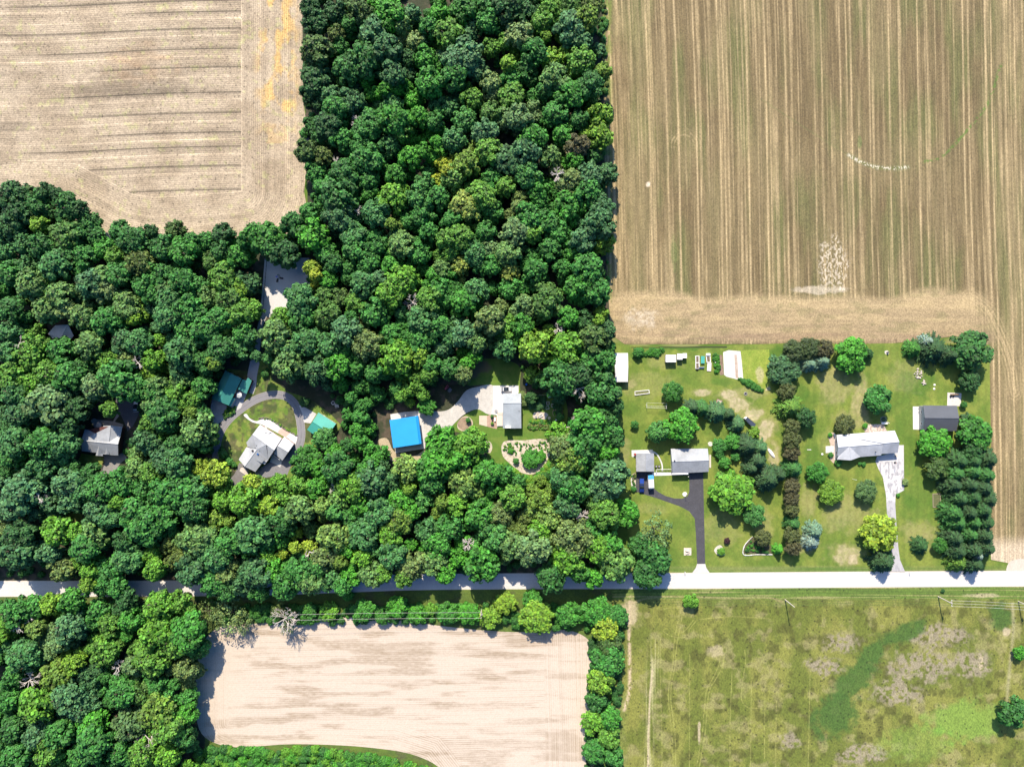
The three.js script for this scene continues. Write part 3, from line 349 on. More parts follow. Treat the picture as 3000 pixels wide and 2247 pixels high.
// a tree whose crown is seen centred on a photo pixel: r in photo pixels, h its height in metres
const forest = [];
function tree(px, py, r, tone, { form = 'broad', h, label, category = 'tree', group, name = 'broadleaf_tree', squash } = {}) {
  const rm0 = r * S, conifer = form === 'conifer' || form === 'pine'; h ??= Math.max(3, rm0 * 1.75);
  const hc = conifer ? h * 0.45 : Math.max(h - rm0 * 0.55, h * 0.55), p = at(px, py, hc), rm = rm0 * (H - hc) / H * 1.03;
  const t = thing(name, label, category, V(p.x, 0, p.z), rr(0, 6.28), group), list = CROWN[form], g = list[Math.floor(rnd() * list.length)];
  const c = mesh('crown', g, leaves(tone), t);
  if (conifer) { c.position.y = h * 0.06; c.scale.set(rm * 1.08, h * 0.92 / (form === 'pine' ? 1.5 : 2.3), rm * 1.08); } else { const ry = squash ?? Math.min(rm * 1.1, h * 0.5) ; c.position.y = Math.max(h - ry * 0.98, ry * 0.7); c.scale.set(rm * rr(0.95, 1.06), ry, rm * rr(0.95, 1.06)); }
  const k = mesh('trunk', conifer ? stemGeo : trunkGeo, barkMat, t), tr = clamp(rm * 0.06, 0.05, 0.42); k.scale.set(tr, conifer ? h * 0.9 : Math.max(0.5, h - rm * 0.9), tr); return t;
}
const UNITS = 'zero one two three four five six seven eight nine ten eleven twelve thirteen fourteen fifteen sixteen seventeen eighteen nineteen'.split(' '), TENS = 'x x twenty thirty forty fifty sixty seventy eighty ninety'.split(' ');
const word = (n) => (n < 20 ? UNITS[n] : n > 99 ? 'ninety-nine' : TENS[Math.floor(n / 10)] + (n % 10 ? '-' + UNITS[n % 10] : ''));
const place = (px, py) => word(Math.max(0, Math.round(px / 30))) + ' percent across and ' + word(clamp(Math.round(py / 22.47), 0, 99)) + ' down';
const toneWords = (k) => (k.length > 1 && k[0] !== k[1] ? WORDS[k[0]].replace(' green', '') + ' to ' + WORDS[k[1]] : WORDS[k[0]]);
const wood = (text) => { for (const t of text.trim().split(/\s*,\s*/)) { const [x, y, r, k] = t.split(/\s+/); forest.push([+x, +y, +r, k]); } };
wood(`903 12 30 d,923 59 40 d,919 138 45 do,923 232 45 d,978 32 35 d,1018 67 24 m,1049 24 36 do,1136 28 48 g,1092 87 45 b,1128 134 42 bd,982 95 24 o,994 134 25 m,1065 165 52 dm,1014 197 42 dm,1152 213 36 db,907 268 30 d,966 276 34 bd,978 311 36 m,1029 292 38 bd,955 359 36 d,1203 35 26 b,1175 71 28 mp,1215 118 30 p,1313 95 40 my,1282 35 28 g,1258 71 30 m,1246 165 34 gm,1191 165 30 d,1258 240 44 mg,1325 217 40 m,1337 165 38 b,1128 252 20 g,1161 260 16 g,1211 288 30 g,1148 303 34 mb,1152 343 44 mg,1226 335 30 g,1270 355 28 m,1317 307 34 mb,1080 351 38 m`);
wood(`1357 16 40 dg,1375 91 26 b,1428 59 34 m,1442 134 28 my,1523 91 42 p,1586 59 34 my,1609 20 28 my,1676 75 48 b,1708 114 26 b,1601 102 16 y,1566 142 40 m,1487 181 24 y,1499 228 32 m,1542 197 34 dm,1613 169 34 y,1625 221 44 mp,1704 173 42 my,1767 205 26 yo,1723 43 36 oy,1740 10 30 o,1724 244 40 dm,1672 268 42 mg,1361 158 50 b,1400 205 32 b,1440 236 30 p,1383 284 34 my,1499 272 38 my,1448 268 28 p,1361 347 36 bg,1519 343 40 bp,1483 347 32 bp,1436 327 34 om,1625 327 36 m,1763 331 40 y,1696 347 30 dm,1597 260 30 m,1480 12 44 d,1540 30 34 d,1420 14 34 dm,1670 16 34 om`);
wood(`895 440 34 do,943 452 28 o,939 393 34 dm,998 401 34 m,1065 381 36 m,1140 417 34 bm,1171 374 34 my,1049 425 26 m,1073 464 44 m,1199 456 34 g,1238 440 24 g,1278 411 18 g,1329 405 36 bm,1159 507 32 gm,1077 523 34 m,1010 507 42 dm,923 500 32 m,939 539 30 m,986 570 52 dm,1080 566 28 mg,1148 574 44 yg,1242 535 30 bg,1222 574 34 bg,1281 574 36 m,1325 515 36 pg,1309 496 18 Y,1096 622 42 mb,986 634 44 bd,899 618 28 m,1033 689 38 bm,1100 697 34 m,1163 697 34 pm,1234 622 36 m,1254 673 28 m,1195 645 28 m,1317 649 28 m,1349 606 34 py,1144 653 18 yo,1317 697 40 my`);
wood(`1424 382 36 b,1428 437 40 my,1365 476 40 oy,1538 437 44 b,1495 468 44 bd,1613 452 34 pm,1562 397 38 mg,1649 389 32 mg,1696 425 36 r,1688 464 26 g,1755 393 38 y,1736 449 32 dm,1669 527 36 op,1728 508 38 b,1779 504 32 db,1542 508 40 bg,1570 551 38 mg,1440 519 34 m,1479 543 30 my,1409 571 44 my,1365 602 40 pY,1523 579 26 o,1515 602 20 op,1724 555 40 m,1672 602 46 mg,1763 602 36 db,1755 649 48 db,1550 634 44 m,1609 649 36 m,1440 618 34 m,1507 677 40 pb,1558 681 30 my,1641 681 34 m,1708 697 38 b,1767 708 34 y,1420 677 32 m,1345 689 36 my,1322 641 28 m,1582 586 30 m`);
wood(`786 717 40 dm,829 739 42 d,911 689 46 g,950 739 34 m,907 782 24 Yy,920 804 18 Y,972 769 30 dm,1020 782 28 m,1041 726 40 m,1080 765 36 m,1102 717 32 m,1141 774 28 mg,1171 717 38 pm,1059 830 38 bm,1106 813 24 b,1171 821 46 yg,1137 860 40 yg,959 821 26 g,873 882 44 mb,950 864 32 om,994 873 30 do,959 921 36 om,1037 886 34 my,1093 916 44 m,1028 925 22 m,1007 968 42 b,1072 1012 46 op,1141 977 34 m,821 929 34 yg,881 929 38 m,803 981 44 pm,890 999 44 bm,842 1029 34 bm,834 1072 44 mp,963 1012 36 mb,1007 1025 24 m,933 1085 40 db,985 1072 38 g,1037 1081 30 m,1093 1094 30 m,1158 1046 52 yg,1223 1042 34 y,1228 743 34 m,1271 804 28 mg,1292 782 28 mp,1253 877 40 my,1288 847 32 m,1236 938 44 mb,1279 960 38 m,1228 999 34 m,1262 1068 30 m,1297 1020 30 b,1253 1098 28 my`);
wood(`1307 795 30 mg,1346 774 34 pY,1390 739 36 mb,1433 726 34 bp,1485 739 40 mp,1493 791 30 Yp,1441 778 30 m,1567 791 36 m,1610 726 34 m,1675 735 30 mg,1727 782 46 m,1649 782 28 m,1697 834 44 mg,1749 851 38 m,1394 847 36 mb,1359 882 36 mg,1493 847 34 m,1537 886 26 pb,1602 882 48 om,1667 929 32 mg,1433 934 46 op,1476 964 34 my,1532 955 34 mg,1359 977 40 b,1316 986 30 bm,1398 1003 28 mp,1480 1020 34 bm,1567 1020 46 y,1658 1020 48 yg,1740 990 46 do,1779 968 30 db,1757 938 16 y,1740 1051 42 m,1779 1055 30 m,1671 1094 40 d,1368 1064 22 g,1714 942 34 d,1312 873 34 m,1316 1081 34 dm,1316 735 32 my`);
wood(`28 565 42 d,75 569 30 do,126 558 24 d,158 565 20 d,98 593 38 dm,130 617 30 dm,189 597 36 dm,177 625 26 dm,221 613 28 d,106 656 28 y,39 625 45 d,24 668 40 d,185 688 44 om,221 676 30 dm,252 652 34 dm,272 688 30 dm,299 727 34 mg,343 676 32 dm,378 699 40 dm,437 676 20 d,16 727 34 bm,59 715 30 bm,106 715 36 dm,150 774 44 bm,236 747 34 m,189 751 32 dm,236 786 28 m,24 798 36 m,71 782 34 bm,83 829 44 mp,138 829 32 my,165 861 40 pm,252 829 42 b,292 845 36 p,288 802 28 mp,343 798 36 m,398 766 38 o,426 782 30 m,327 751 28 my,414 837 34 m,473 798 32 dm,473 727 40 dm,481 845 36 mp,355 877 34 mp`);
wood(`507 675 30 do,554 699 22 m,534 730 40 mg,597 703 28 m,645 687 34 d,641 734 30 dm,692 746 34 mg,735 691 44 gd,779 691 40 gd,853 651 36 dm,617 766 32 om,645 797 38 my,656 833 40 my,696 852 24 y,727 829 34 db,526 817 36 m,578 837 32 m,451 821 30 m,664 876 36 om,696 919 42 my,688 955 34 Ym,735 904 30 my,601 872 34 mp,550 904 44 m,491 872 36 mb,440 864 28 m,487 927 40 bm,538 959 40 m,597 955 44 m,640 930 36 m`);
wood(`24 904 36 dm,126 904 38 mp,189 904 30 p,232 927 36 mp,16 975 34 bm,12 1030 34 bm,87 1014 34 my,79 1046 40 my,165 1026 40 m,24 1101 44 my,79 1124 36 yg,130 1093 36 my,189 1101 42 m,32 1156 36 bm,130 1180 60 bp,47 1211 36 bd,169 1156 36 b,221 1085 34 dm,252 1010 40 pm,299 939 40 m,335 951 32 m,355 998 36 db,394 1002 36 bm,362 904 36 mp,386 931 22 y,473 919 34 b,307 1057 34 my,362 1053 30 op,339 1109 54 m,268 1132 36 bp,366 1136 40 m,441 1057 30 yg,437 1089 28 y,445 1132 34 pm,441 1180 36 pm,473 1203 40 dm,315 1199 24 my,430 1240 28 my,217 1195 36 d,190 1245 34 d`);
wood(`516 1031 44 mb,555 991 36 mb,587 1058 34 dm,520 1070 34 db,634 1019 38 dm,673 1011 34 bm,705 1019 30 bm,626 1062 24 oy,725 985 26 bm,705 975 30 m,520 1113 30 mp,587 1133 34 m,508 1153 34 my,563 1169 26 my,441 1149 34 m,468 1216 50 dm,555 1208 20 oy,587 1210 22 dm,571 1263 50 mp,592 1290 34 m,420 1290 40 db,508 1307 36 dm,748 1042 16 bm`);
wood(`32 1291 44 mb,110 1299 46 m,169 1307 44 bm,110 1366 40 mb,24 1338 36 dm,51 1449 60 b,24 1484 40 b,189 1421 44 b,236 1437 40 bm,134 1480 26 b,197 1469 36 b,256 1386 28 dm,292 1433 40 m,347 1421 40 m,392 1374 34 mp,414 1437 34 dm,437 1390 34 my,473 1342 44 bd,335 1472 22 yg,268 1496 34 b,315 1516 40 bm,386 1500 44 m,414 1547 52 m,469 1445 40 m,473 1516 36 m,158 1563 44 yg,213 1563 26 yg,12 1547 30 op,256 1583 46 mp,47 1571 40 d,24 1602 36 bd,355 1587 30 d,506 1360 44 bm,518 1442 50 m,565 1438 36 bm,554 1486 44 dm,475 1505 44 m,632 1391 42 Yy,648 1470 34 yg,707 1470 44 yg,731 1423 34 Yy,755 1432 32 my,782 1486 32 Yg,810 1415 26 yg,829 1450 36 my,632 1521 34 oy,562 1545 28 m,569 1584 50 mp,672 1596 44 m,735 1561 54 mb,763 1592 36 m,621 1636 40 bm,558 1675 48 db,518 1639 24 o,447 1667 28 yg,648 1688 32 op,743 1683 48 db,798 1679 34 g,778 1639 26 yg,814 1584 32 gm,818 1537 40 dm,873 1494 44 mp,861 1608 18 Yy`);
wood(`882 1364 34 dg,917 1372 26 g,984 1375 46 dm,874 1419 34 my,921 1431 30 g,1027 1427 44 yg,1086 1411 54 db,1142 1419 34 db,1063 1379 26 mg,1189 1372 40 yp,1197 1435 20 y,1268 1372 54 mg,1264 1411 40 m,1236 1466 34 bg,1173 1470 38 g,988 1466 36 gp,1051 1486 30 g,941 1486 26 yp,972 1502 26 gb,1019 1517 34 m,1110 1509 44 bm,1165 1533 38 oy,1205 1505 24 g,1063 1565 42 bm,1142 1572 38 yg,972 1576 46 yp,1015 1612 30 g,1086 1608 36 bm,948 1635 38 op,992 1651 22 yo,1059 1639 30 yg,874 1671 40 m,1023 1687 34 g,1082 1687 40 mp,1122 1687 26 my,1149 1632 40 bm,1201 1659 44 op,1181 1695 28 my,1201 1600 20 g,1248 1561 36 mb,1295 1474 24 yo,1335 1478 34 yg,1279 1600 40 mg,1268 1647 38 mp,1319 1549 40 m,1303 1687 30 g,1339 1636 34 g,921 1671 30 m,968 1699 36 mb`);
wood(`1359 1418 44 yp,1424 1388 38 mg,1407 1513 42 gm,1467 1509 38 po,1450 1574 44 gb,1493 1600 42 pm,1415 1655 56 mg,1567 1612 50 pb,1528 1552 30 o,1562 1496 34 yp,1588 1470 34 yo,1614 1522 36 yp,1584 1556 34 yg,1506 1461 38 my,1476 1395 30 m,1649 1401 40 mb,1675 1435 48 m,1662 1483 40 db,1679 1578 60 op,1727 1556 34 m,1666 1639 52 gy,1614 1699 42 dm,1788 1392 52 b,1779 1431 44 b,1775 1504 40 my,1744 1478 30 om,1684 1353 38 mg,1753 1617 38 yg,1805 1656 48 gp,1740 1695 30 g,1788 1595 34 mg,1697 1682 30 dg`);
wood(`1293 1298 46 g,1373 1307 48 yg,1288 1355 54 g,1359 1099 24 po,1642 1109 54 dm,1699 1099 40 d,1765 1147 54 dm,1728 1241 50 mg,1780 1227 36 dm,1638 1274 34 yg,1647 1312 38 op,1718 1293 48 m,1775 1270 44 m,1732 1336 34 bg,1780 1326 32 g,1671 1355 40 oy,1808 1293 22 dm,1340 1345 40 g,1808 1190 24 d`);
wood(`45 1625 50 bd,136 1620 34 b,176 1670 38 op,237 1605 40 m,252 1676 26 yg,313 1680 42 m,368 1646 40 bm,444 1681 28 yg,30 1797 40 m,91 1782 36 m,20 1827 30 yg,141 1777 32 y,91 1847 26 yp,202 1762 36 mg,212 1802 36 m,192 1842 44 b,166 1883 36 bp,282 1792 36 m,313 1832 36 my,373 1822 36 gm,363 1762 30 d,454 1782 44 yg,519 1772 34 my,449 1863 50 yg,545 1857 50 mg,570 1903 34 m,504 1893 40 my,303 1913 40 my,55 1928 44 bm,30 1984 32 m,161 1984 42 yo,202 1948 30 y,242 1979 30 bd,373 1958 26 bp,434 1943 46 my,535 1969 34 op,343 2004 34 m,454 2014 30 m,94 2074 50 gy,183 2046 44 b,224 2078 40 b,354 2042 40 m,407 2038 36 om,374 2127 46 ob,460 2091 50 oy,488 2139 48 my,260 2139 40 g,260 2180 50 m,163 2156 44 m,102 2160 44 b,24 2148 36 dm,134 2213 44 my,33 2221 40 m,228 2225 36 m,346 2217 38 m,415 2213 40 my,488 2221 34 gy,541 2054 30 m,541 2099 30 g,529 2168 30 dm,16 2058 34 m,480 2058 30 m`);
wood(`830 1715 46 m,905 1705 40 mp,700 1715 44 bd,620 1708 40 m,290 1715 36 m,335 1728 30 m,250 1718 24 y,755 1735 30 m,660 1740 30 dm,1000 1725 26 m`);
const hedge = [];
{ const t = forest.splice(0); wood(`966 1791 30 yg,1017 1745 18 g,1063 1791 34 mg,1166 1780 34 g,1120 1808 26 dg,1223 1803 30 g,1263 1786 20 yg,1314 1797 34 gm,1371 1797 34 g,1434 1808 34 y,1480 1768 34 Yg,1560 1757 30 mg,1571 1808 52 y,1669 1803 40 gm,1749 1791 44 mg,1806 1803 34 m,1777 1848 38 Yy,1783 1889 40 od,1783 1940 48 m,1760 2003 42 y,1749 2054 34 dm,1737 2117 38 yg,1788 2111 34 mg,1783 2163 38 my,1743 2203 38 m,1800 2225 30 m,903 1797 30 dg`); hedge.push(...forest.splice(0)); forest.push(...t); }
const zoneOf = (x, y) => (y > 1735 ? 'southwest wood' : x < 900 ? 'west wood' : y < 1010 ? 'north wood' : 'middle wood');
const SIZE = (r) => (r >= 46 ? 'large' : r >= 34 ? 'medium' : 'small');
const spare = []; // the small crowns between them, and what fills the gaps
{
  const byR = forest.slice().sort((a, b) => b[2] - a[2]), shown = new Set(byR.slice(0, 292)), labels = new Set();
  for (const f of forest) {
    const [x, y, r, k] = f; if (!shown.has(f)) { spare.push([x, y, r, k, rr(11, 15)]); continue; }
    let label = `${SIZE(r)} ${toneWords(k)} tree in the ${zoneOf(x, y)}, ${place(x, y)}`; if (labels.has(label)) label = label.replace(' tree', ' crown'); labels.add(label);
    const edge = y > 1640 && y < 1735;
    tree(x, y, r * 1.1, k, { h: clamp(9 + r * 0.17 + rr(-1.2, 1.6) + (edge ? -2 : 0), 9, 19), label, group: 'woodland trees', form: (k === 'op' || k === 'po') && rnd() < 0.5 ? 'fine' : 'broad', name: 'woodland_tree', squash: r * S * rr(0.95, 1.2) });
  }
}
hedge.forEach(([x, y, r, k]) => tree(x, y, r, k, { h: y > 1830 ? rr(7.5, 9.5) : clamp(r * 0.16, 3.5, 7.5), label: `${toneWords(k)} ${r > 36 ? 'tree' : 'bush'} in the ${y > 1830 ? 'east' : 'north'} hedge, ${place(x, y)}`, group: 'hedgerow trees', name: 'hedgerow_tree' }));
const clearings = [[[748, 735], [915, 735], [915, 800], [880, 870], [850, 925], [790, 940], [770, 985], [765, 1040], [765, 1100], [900, 1130], [1000, 1180], [1000, 1290], [880, 1420], [700, 1440], [640, 1360], [600, 1260], [600, 1160], [680, 1070], [720, 1060], [735, 1000], [745, 900]], mid(0, 560, 450, 560, 700, 420, 740, 250, 980, 300, 1000, 100, 1240, 60, 1560, 60, 1640, 330, 2080, 330, 2100, 700, 1900, 860, 1920, 1000, 1880, 1180, 1700, 1320, 1240, 1250, 1180, 860, 800, 820, 520, 1000, 500, 1130, 160, 1130, 60, 900), [[220, 1200], [330, 1170], [410, 1150], [405, 1260], [370, 1290], [365, 1350], [340, 1410], [285, 1400], [230, 1360], [215, 1290]], [[140, 945], [215, 945], [220, 1005], [190, 1010], [135, 990]], [[-500, 1690], [1880, 1665], [1880, 1745], [-500, 1760]], [[170, 1490], [235, 1500], [235, 1545], [180, 1545]], [[1130, -60], [1260, -60], [1250, 30], [1225, 35], [1200, 0]]];
const woodsPoly = [[[-60, 560], [170, 556], [235, 620], [280, 690], [430, 690], [700, 690], [860, 640], [905, 590], [890, 400], [905, 0], [905, -60], [1740, -60], [1765, 200], [1770, 900], [1800, 1000], [1800, 1500], [1830, 1680], [-60, 1690]], [[-60, 1775], [560, 1765], [590, 1900], [560, 2050], [575, 2300], [-60, 2300]]];
for (let tries = 0; tries < 9000; tries++) {
  const x = rr(-60, 1830), y = rr(-60, 2300), r = rr(17, 27); if (!woodsPoly.some((p) => inPoly(p, x, y)) || clearings.some((p) => inPoly(p, x, y) || lineDist(p.concat([p[0]]), x, y) < 20)) continue;
  let best = null, bd = 1e9, ok = true; for (const q of forest) { const d = Math.hypot(q[0] - x, q[1] - y); if (d < q[2] * 0.72 + r * 0.45) { ok = false; break; } if (d < bd) { bd = d; best = q; } }
  if (!ok || spare.some((q) => q[4] < 11 && Math.hypot(q[0] - x, q[1] - y) < (q[2] + r) * 0.6)) continue;
  spare.push([x, y, r, best ? best[3] : 'm', rr(6.5, 10.9)]);
}
function scatter(name, label, category, list, geo) { // many small crowns as one mass; list of [x, y, z, sx, sy, tone]
  const m = new THREE.InstancedMesh(geo, new THREE.MeshStandardMaterial({ vertexColors: true, roughness: 0.75, side: THREE.DoubleSide }), list.length), q = new THREE.Quaternion(), c = new THREE.Color();
  list.forEach(([x, y, z, sx, sy, t], i) => { q.setFromAxisAngle(V(0, 1, 0), rr(0, 6.28)); m.setMatrixAt(i, new THREE.Matrix4().compose(V(x, y, z), q, V(sx, sy, sx))); const k = rr(0.85, 1.15); m.setColorAt(i, c.setRGB(t[0] * k, t[1] * k, t[2] * k)); });
  m.name = name; m.castShadow = m.receiveShadow = true; m.userData = { label, category, kind: 'stuff' }; scene.add(m); return m;
}
const small = CROWN.broad[2];
scatter('woodland_infill', 'smaller crowns filling the gaps between the woodland trees', 'woodland', spare.map(([x, y, r, k, h]) => { const rm = r * S * 1.08, p = at(x, y, h - rm * 0.5); return [p.x, h - rm, p.z, rm, rm * 1.1, toneOf(k)]; }), small);
{ // undergrowth under the trees
  const list = []; for (let i = 0; i < 5200; i++) { const x = rr(-80, 1840), y = rr(-80, 2320); if (!woodsPoly.some((p) => inPoly(p, x, y)) || clearings.some((p) => inPoly(p, x, y))) continue; const r = rr(0.9, 2.2); list.push([wx(x), r * 0.35, wz(y), r, r * rr(0.8, 1.3), toneOf(rnd() < 0.7 ? 'dm' : 'm')]); }
  const h1 = [[-60, 1768], [600, 1768], [640, 1780]], add = (x, y, r, k) => list.push([wx(x), r * 0.4, wz(y), r, r, toneOf(k)]);
  for (let i = 0; i < 420; i++) { const x = rr(610, 1830); add(x, x < 640 ? rr(1760, 1780) : rr(1772, 1822 + (x > 1500 ? 20 : 0)), rr(0.8, 1.9), rnd() < 0.5 ? 'dg' : 'dm'); }
  for (let i = 0; i < 360; i++) { const y = rr(1800, 2300); add(rr(1722, 1815) + (y > 2060 ? -6 : 4), y, rr(0.8, 1.9), rnd() < 0.5 ? 'dm' : 'd'); }
  scatter('undergrowth', 'dark undergrowth below the woodland and along the hedges', 'undergrowth', list, CROWN.low[0]);
  const bank = []; for (let i = 0; i < 900; i++) { const x = rr(572, 1265), t = clamp((x - 850) / 420), top = 2196 + 70 * t * t - (x < 620 ? (x - 620) * 0.2 : 0); const y = rr(top, 2330), r = rr(0.9, 2.2); const k = ['g', 'mg', 'yg', 'dg', 'dm'][Math.floor(rnd() * 5)]; const p = at(x, y, r); bank.push([p.x, r * 0.5, p.z, r, r * 1.1, toneOf(k)]); }
  scatter('thicket', 'dense bright green thicket along the south edge of the tan field', 'thicket', bank, CROWN.low[0]);
}
const beds = (name, label, category, poly, n, r0, r1, keys) => { const xs = poly.map((p) => p[0]), ys = poly.map((p) => p[1]), list = []; for (let i = 0; i < n * 6 && list.length < n; i++) { const x = rr(Math.min(...xs), Math.max(...xs)), y = rr(Math.min(...ys), Math.max(...ys)); if (!inPoly(poly, x, y)) continue; const r = rr(r0, r1); list.push([wx(x), r * 0.4, wz(y), r, r * 0.9, toneOf(keys[Math.floor(rnd() * keys.length)])]); } return scatter(name, label, category, list, CROWN.low[0]); };
// ---- bare dead trees
function deadTree(px, py, r, h, label, tone = deadMat) {
  const p = at(px, py, h * 0.85), t = thing('dead_tree', label, 'dead tree', V(p.x, 0, p.z), 0), rm = r * S, trunk = [bar(V(0, 0, 0), V(0, h * 0.72, 0), 0.2, 7)], twigs = [];
  const grow = (a, d, len, rad, n) => { const b = a.clone().addScaledVector(d, len); twigs.push(bar(a, b, rad, 5)); if (n) for (let i = 0; i < 3; i++) grow(a.clone().lerp(b, rr(0.5, 1)), d.clone().add(V(rr(-0.8, 0.8), rr(-0.35, 0.4), rr(-0.8, 0.8))).normalize(), len * rr(0.5, 0.75), rad * 0.68, n - 1); };
  for (let i = 0; i < 9; i++) { const a = i * 2.4 + rr(-0.3, 0.3); grow(V(0, h * rr(0.5, 0.78), 0), V(Math.cos(a), rr(0.05, 0.5), Math.sin(a)).normalize(), rm * rr(0.45, 0.65), 0.15, 3); }
  mesh('trunk', trunk, tone, t); mesh('limbs', twigs, tone, t); return t;
}
for (const [x, y, r, h, l] of [[1635, 506, 20, 17, 'bleached leafless tree with twisting limbs near the east edge of the north wood'], [1206, 884, 24, 14.5, 'grey dead crown in the north wood, below the lime green trees'], [1636, 962, 17, 14.5, 'silvery bare crown between olive trees in the north wood, just south of its middle'], [47, 1002, 22, 15, 'pale branching dead tree by the half-hidden grey cabin in the west wood'], [395, 1062, 20, 15.5, 'grey twiggy dead tree among pale crowns north of the wooded drive'], [902, 1620, 20, 14, 'white star-shaped dead tree in a dark gap in the middle wood'], [1371, 1597, 19, 15, 'small white star-shaped dead tree close to the road in the middle wood'], [1712, 1514, 18, 15, 'white dead tree beside the deep green crowns south of the vegetable garden'], [1700, 1138, 28, 15.5, 'spreading grey dead tree east of the fenced flower garden'], [1676, 1252, 30, 11, 'bleached bushy dead tree at the southeast corner of the flower garden'], [52, 1810, 36, 14, 'large grey half-dead tree just south of the road in the southwest wood'], [338, 1962, 18, 14, 'small white dead snag in the southwest wood'], [412, 2156, 38, 14, 'large bleached dead tree near the bottom of the southwest wood'], [1043, 352, 20, 14, 'thin bare limbs at the west edge of the north wood'], [1036, 614, 20, 13, 'curved bare branch in a black gap in the north wood'], [983, 470, 14, 13, 'short bare branch poking out at the west edge of the north wood'], [104, 1462, 16, 15.5, 'bare branches between two bluish crowns in the west wood'], [75, 2000, 30, 14, 'long bare fallen-looking limbs in the southwest wood'], [975, 1436, 16, 14, 'pinkish bare twigs between bright crowns in the middle wood']]) deadTree(x, y, r, h, l);
// ---- trees and shrubs of the gardens: [x, y, r, tone, form, height, label]
const yard = (group, list, name) => { for (const [x, y, r, k, form, h, label, category] of list) tree(x, y, r, k, { form, h, label, category: category ?? (h < 2.6 ? 'shrub' : 'tree'), group, name: name ?? (form === 'conifer' || form === 'pine' ? 'conifer' : h < 2.6 ? 'shrub' : 'garden_tree') }); };
yard('garden trees of the west plot', [
  [1972, 1148, 34, 'dg', 'fine', 6.5, 'dense dark green bush tree beside the clothesline'], [1927, 1268, 33, 'gb', 'broad', 8, 'deep green tree joined to the west side of the big vivid green one'], [1997, 1246, 52, 'g', 'broad', 9.5, 'big vivid green tree leaning over the roof of the west house'],
  [2146, 1442, 64, 'yg', 'broad', 9.5, 'largest round lime green tree beside the asphalt drive'], [2211, 1509, 36, 'gb', 'fine', 6, 'dense dark green globe tree just south of the largest lime green one'], [2237, 1577, 28, 'or', 'fine', 5.5, 'grey olive rounded tree in the white edged bed'],
  [2131, 1585, 10, 'v', 'fine', 1.9, 'small dark purple bush on the lawn'], [2113, 1616, 12, 'yg', 'low', 1.6, 'bright clipped bush in its own white gravel bed'], [2282, 1610, 17, 'g', 'conifer', 5, 'small bright green cone-shaped tree at the corner of the bed'],
  [1860, 1244, 13, 'm', 'fine', 3, 'small round tree alone on the west lawn'], [1869, 1033, 15, 'm', 'broad', 3.5, 'small bush tree beside the white metal shed'], [1835, 1500, 44, 'g', 'broad', 9.5, 'vivid green tree at the wood edge below the blue pickup'],
  [1922, 1556, 62, 'pb', 'loose', 12, 'feathery grey green tree west of the foot of the asphalt drive'], [1920, 1640, 56, 'dm', 'broad', 12, 'deep green tree overhanging the road at the end of the wood'], [1878, 1600, 36, 'dm', 'broad', 10, 'dark tree behind the feathery grey green one'], [1895, 1690, 46, 'dm', 'broad', 11, 'dark tree shading the road where it comes out of the wood'], [1856, 1432, 9, 'm', 'low', 1.4, 'clipped green bush at the corner of the asphalt parking'],
  [2209, 1268, 18, 'y', 'broad', 3.5, 'yellow green bushy tree just below the dark roofed garden shed'], [2110, 1306, 22, 'm', 'broad', 4, 'mid green bush tree east of the west house patio'], [2124, 1355, 18, 'mg', 'broad', 3.5, 'small green tree north of the largest lime green tree'], [2110, 1332, 14, 'm', 'broad', 2.8, 'little green tree between two bushes east of the west house'], [2155, 1338, 14, 'm', 'broad', 2.8, 'little green tree in the shade of the conifer clump'], [2146, 1292, 26, 'mg', 'broad', 5, 'green tree at the northwest end of the conifer clump'],
  [2027, 1764, 22, 'yg', 'broad', 4.5, 'small lime green tree alone at the roadside edge of the meadow'], [2764, 1731, 6, 'd', 'low', 1, 'tiny dark bush on the verge near the utility poles'], [2970, 2090, 44, 'dm', 'broad', 9, 'dark spreading tree at the east edge of the meadow'], [2990, 1915, 20, 'g', 'broad', 4, 'green bush tree beside the field lane in the meadow']]);
yard('conifers of the west plot', [
  [2028, 1194, 26, 'c', 'conifer', 8, 'conifer at the west end of the curved row behind the west house'], [2058, 1196, 25, 'cm', 'conifer', 8, 'second conifer along the curved row behind the west house'], [2100, 1208, 34, 'cb', 'conifer', 8.5, 'broad grey green conifer next to the wooden sandbox'], [2138, 1214, 20, 'c', 'conifer', 7, 'conifer at the east end of the curved row behind the west house'], [2160, 1244, 27, 'cb', 'conifer', 7, 'grey green conifer touching the dark roofed garden shed'],
  [2191, 1304, 40, 'c', 'conifer', 9, 'big dark conifer in the clump north of the lime green tree'], [2228, 1312, 28, 'cb', 'conifer', 8, 'bluish conifer beside the white upturned boat'], [2218, 1348, 36, 'c', 'conifer', 9, 'dark conifer at the middle of the clump'], [2250, 1402, 44, 'c', 'conifer', 9.5, 'largest dark conifer at the south end of the clump'], [2284, 1390, 26, 'c', 'conifer', 8, 'conifer between the clump and the brown tree belt'], [2202, 1372, 26, 'c', 'conifer', 8, 'conifer close above the largest lime green tree']]);
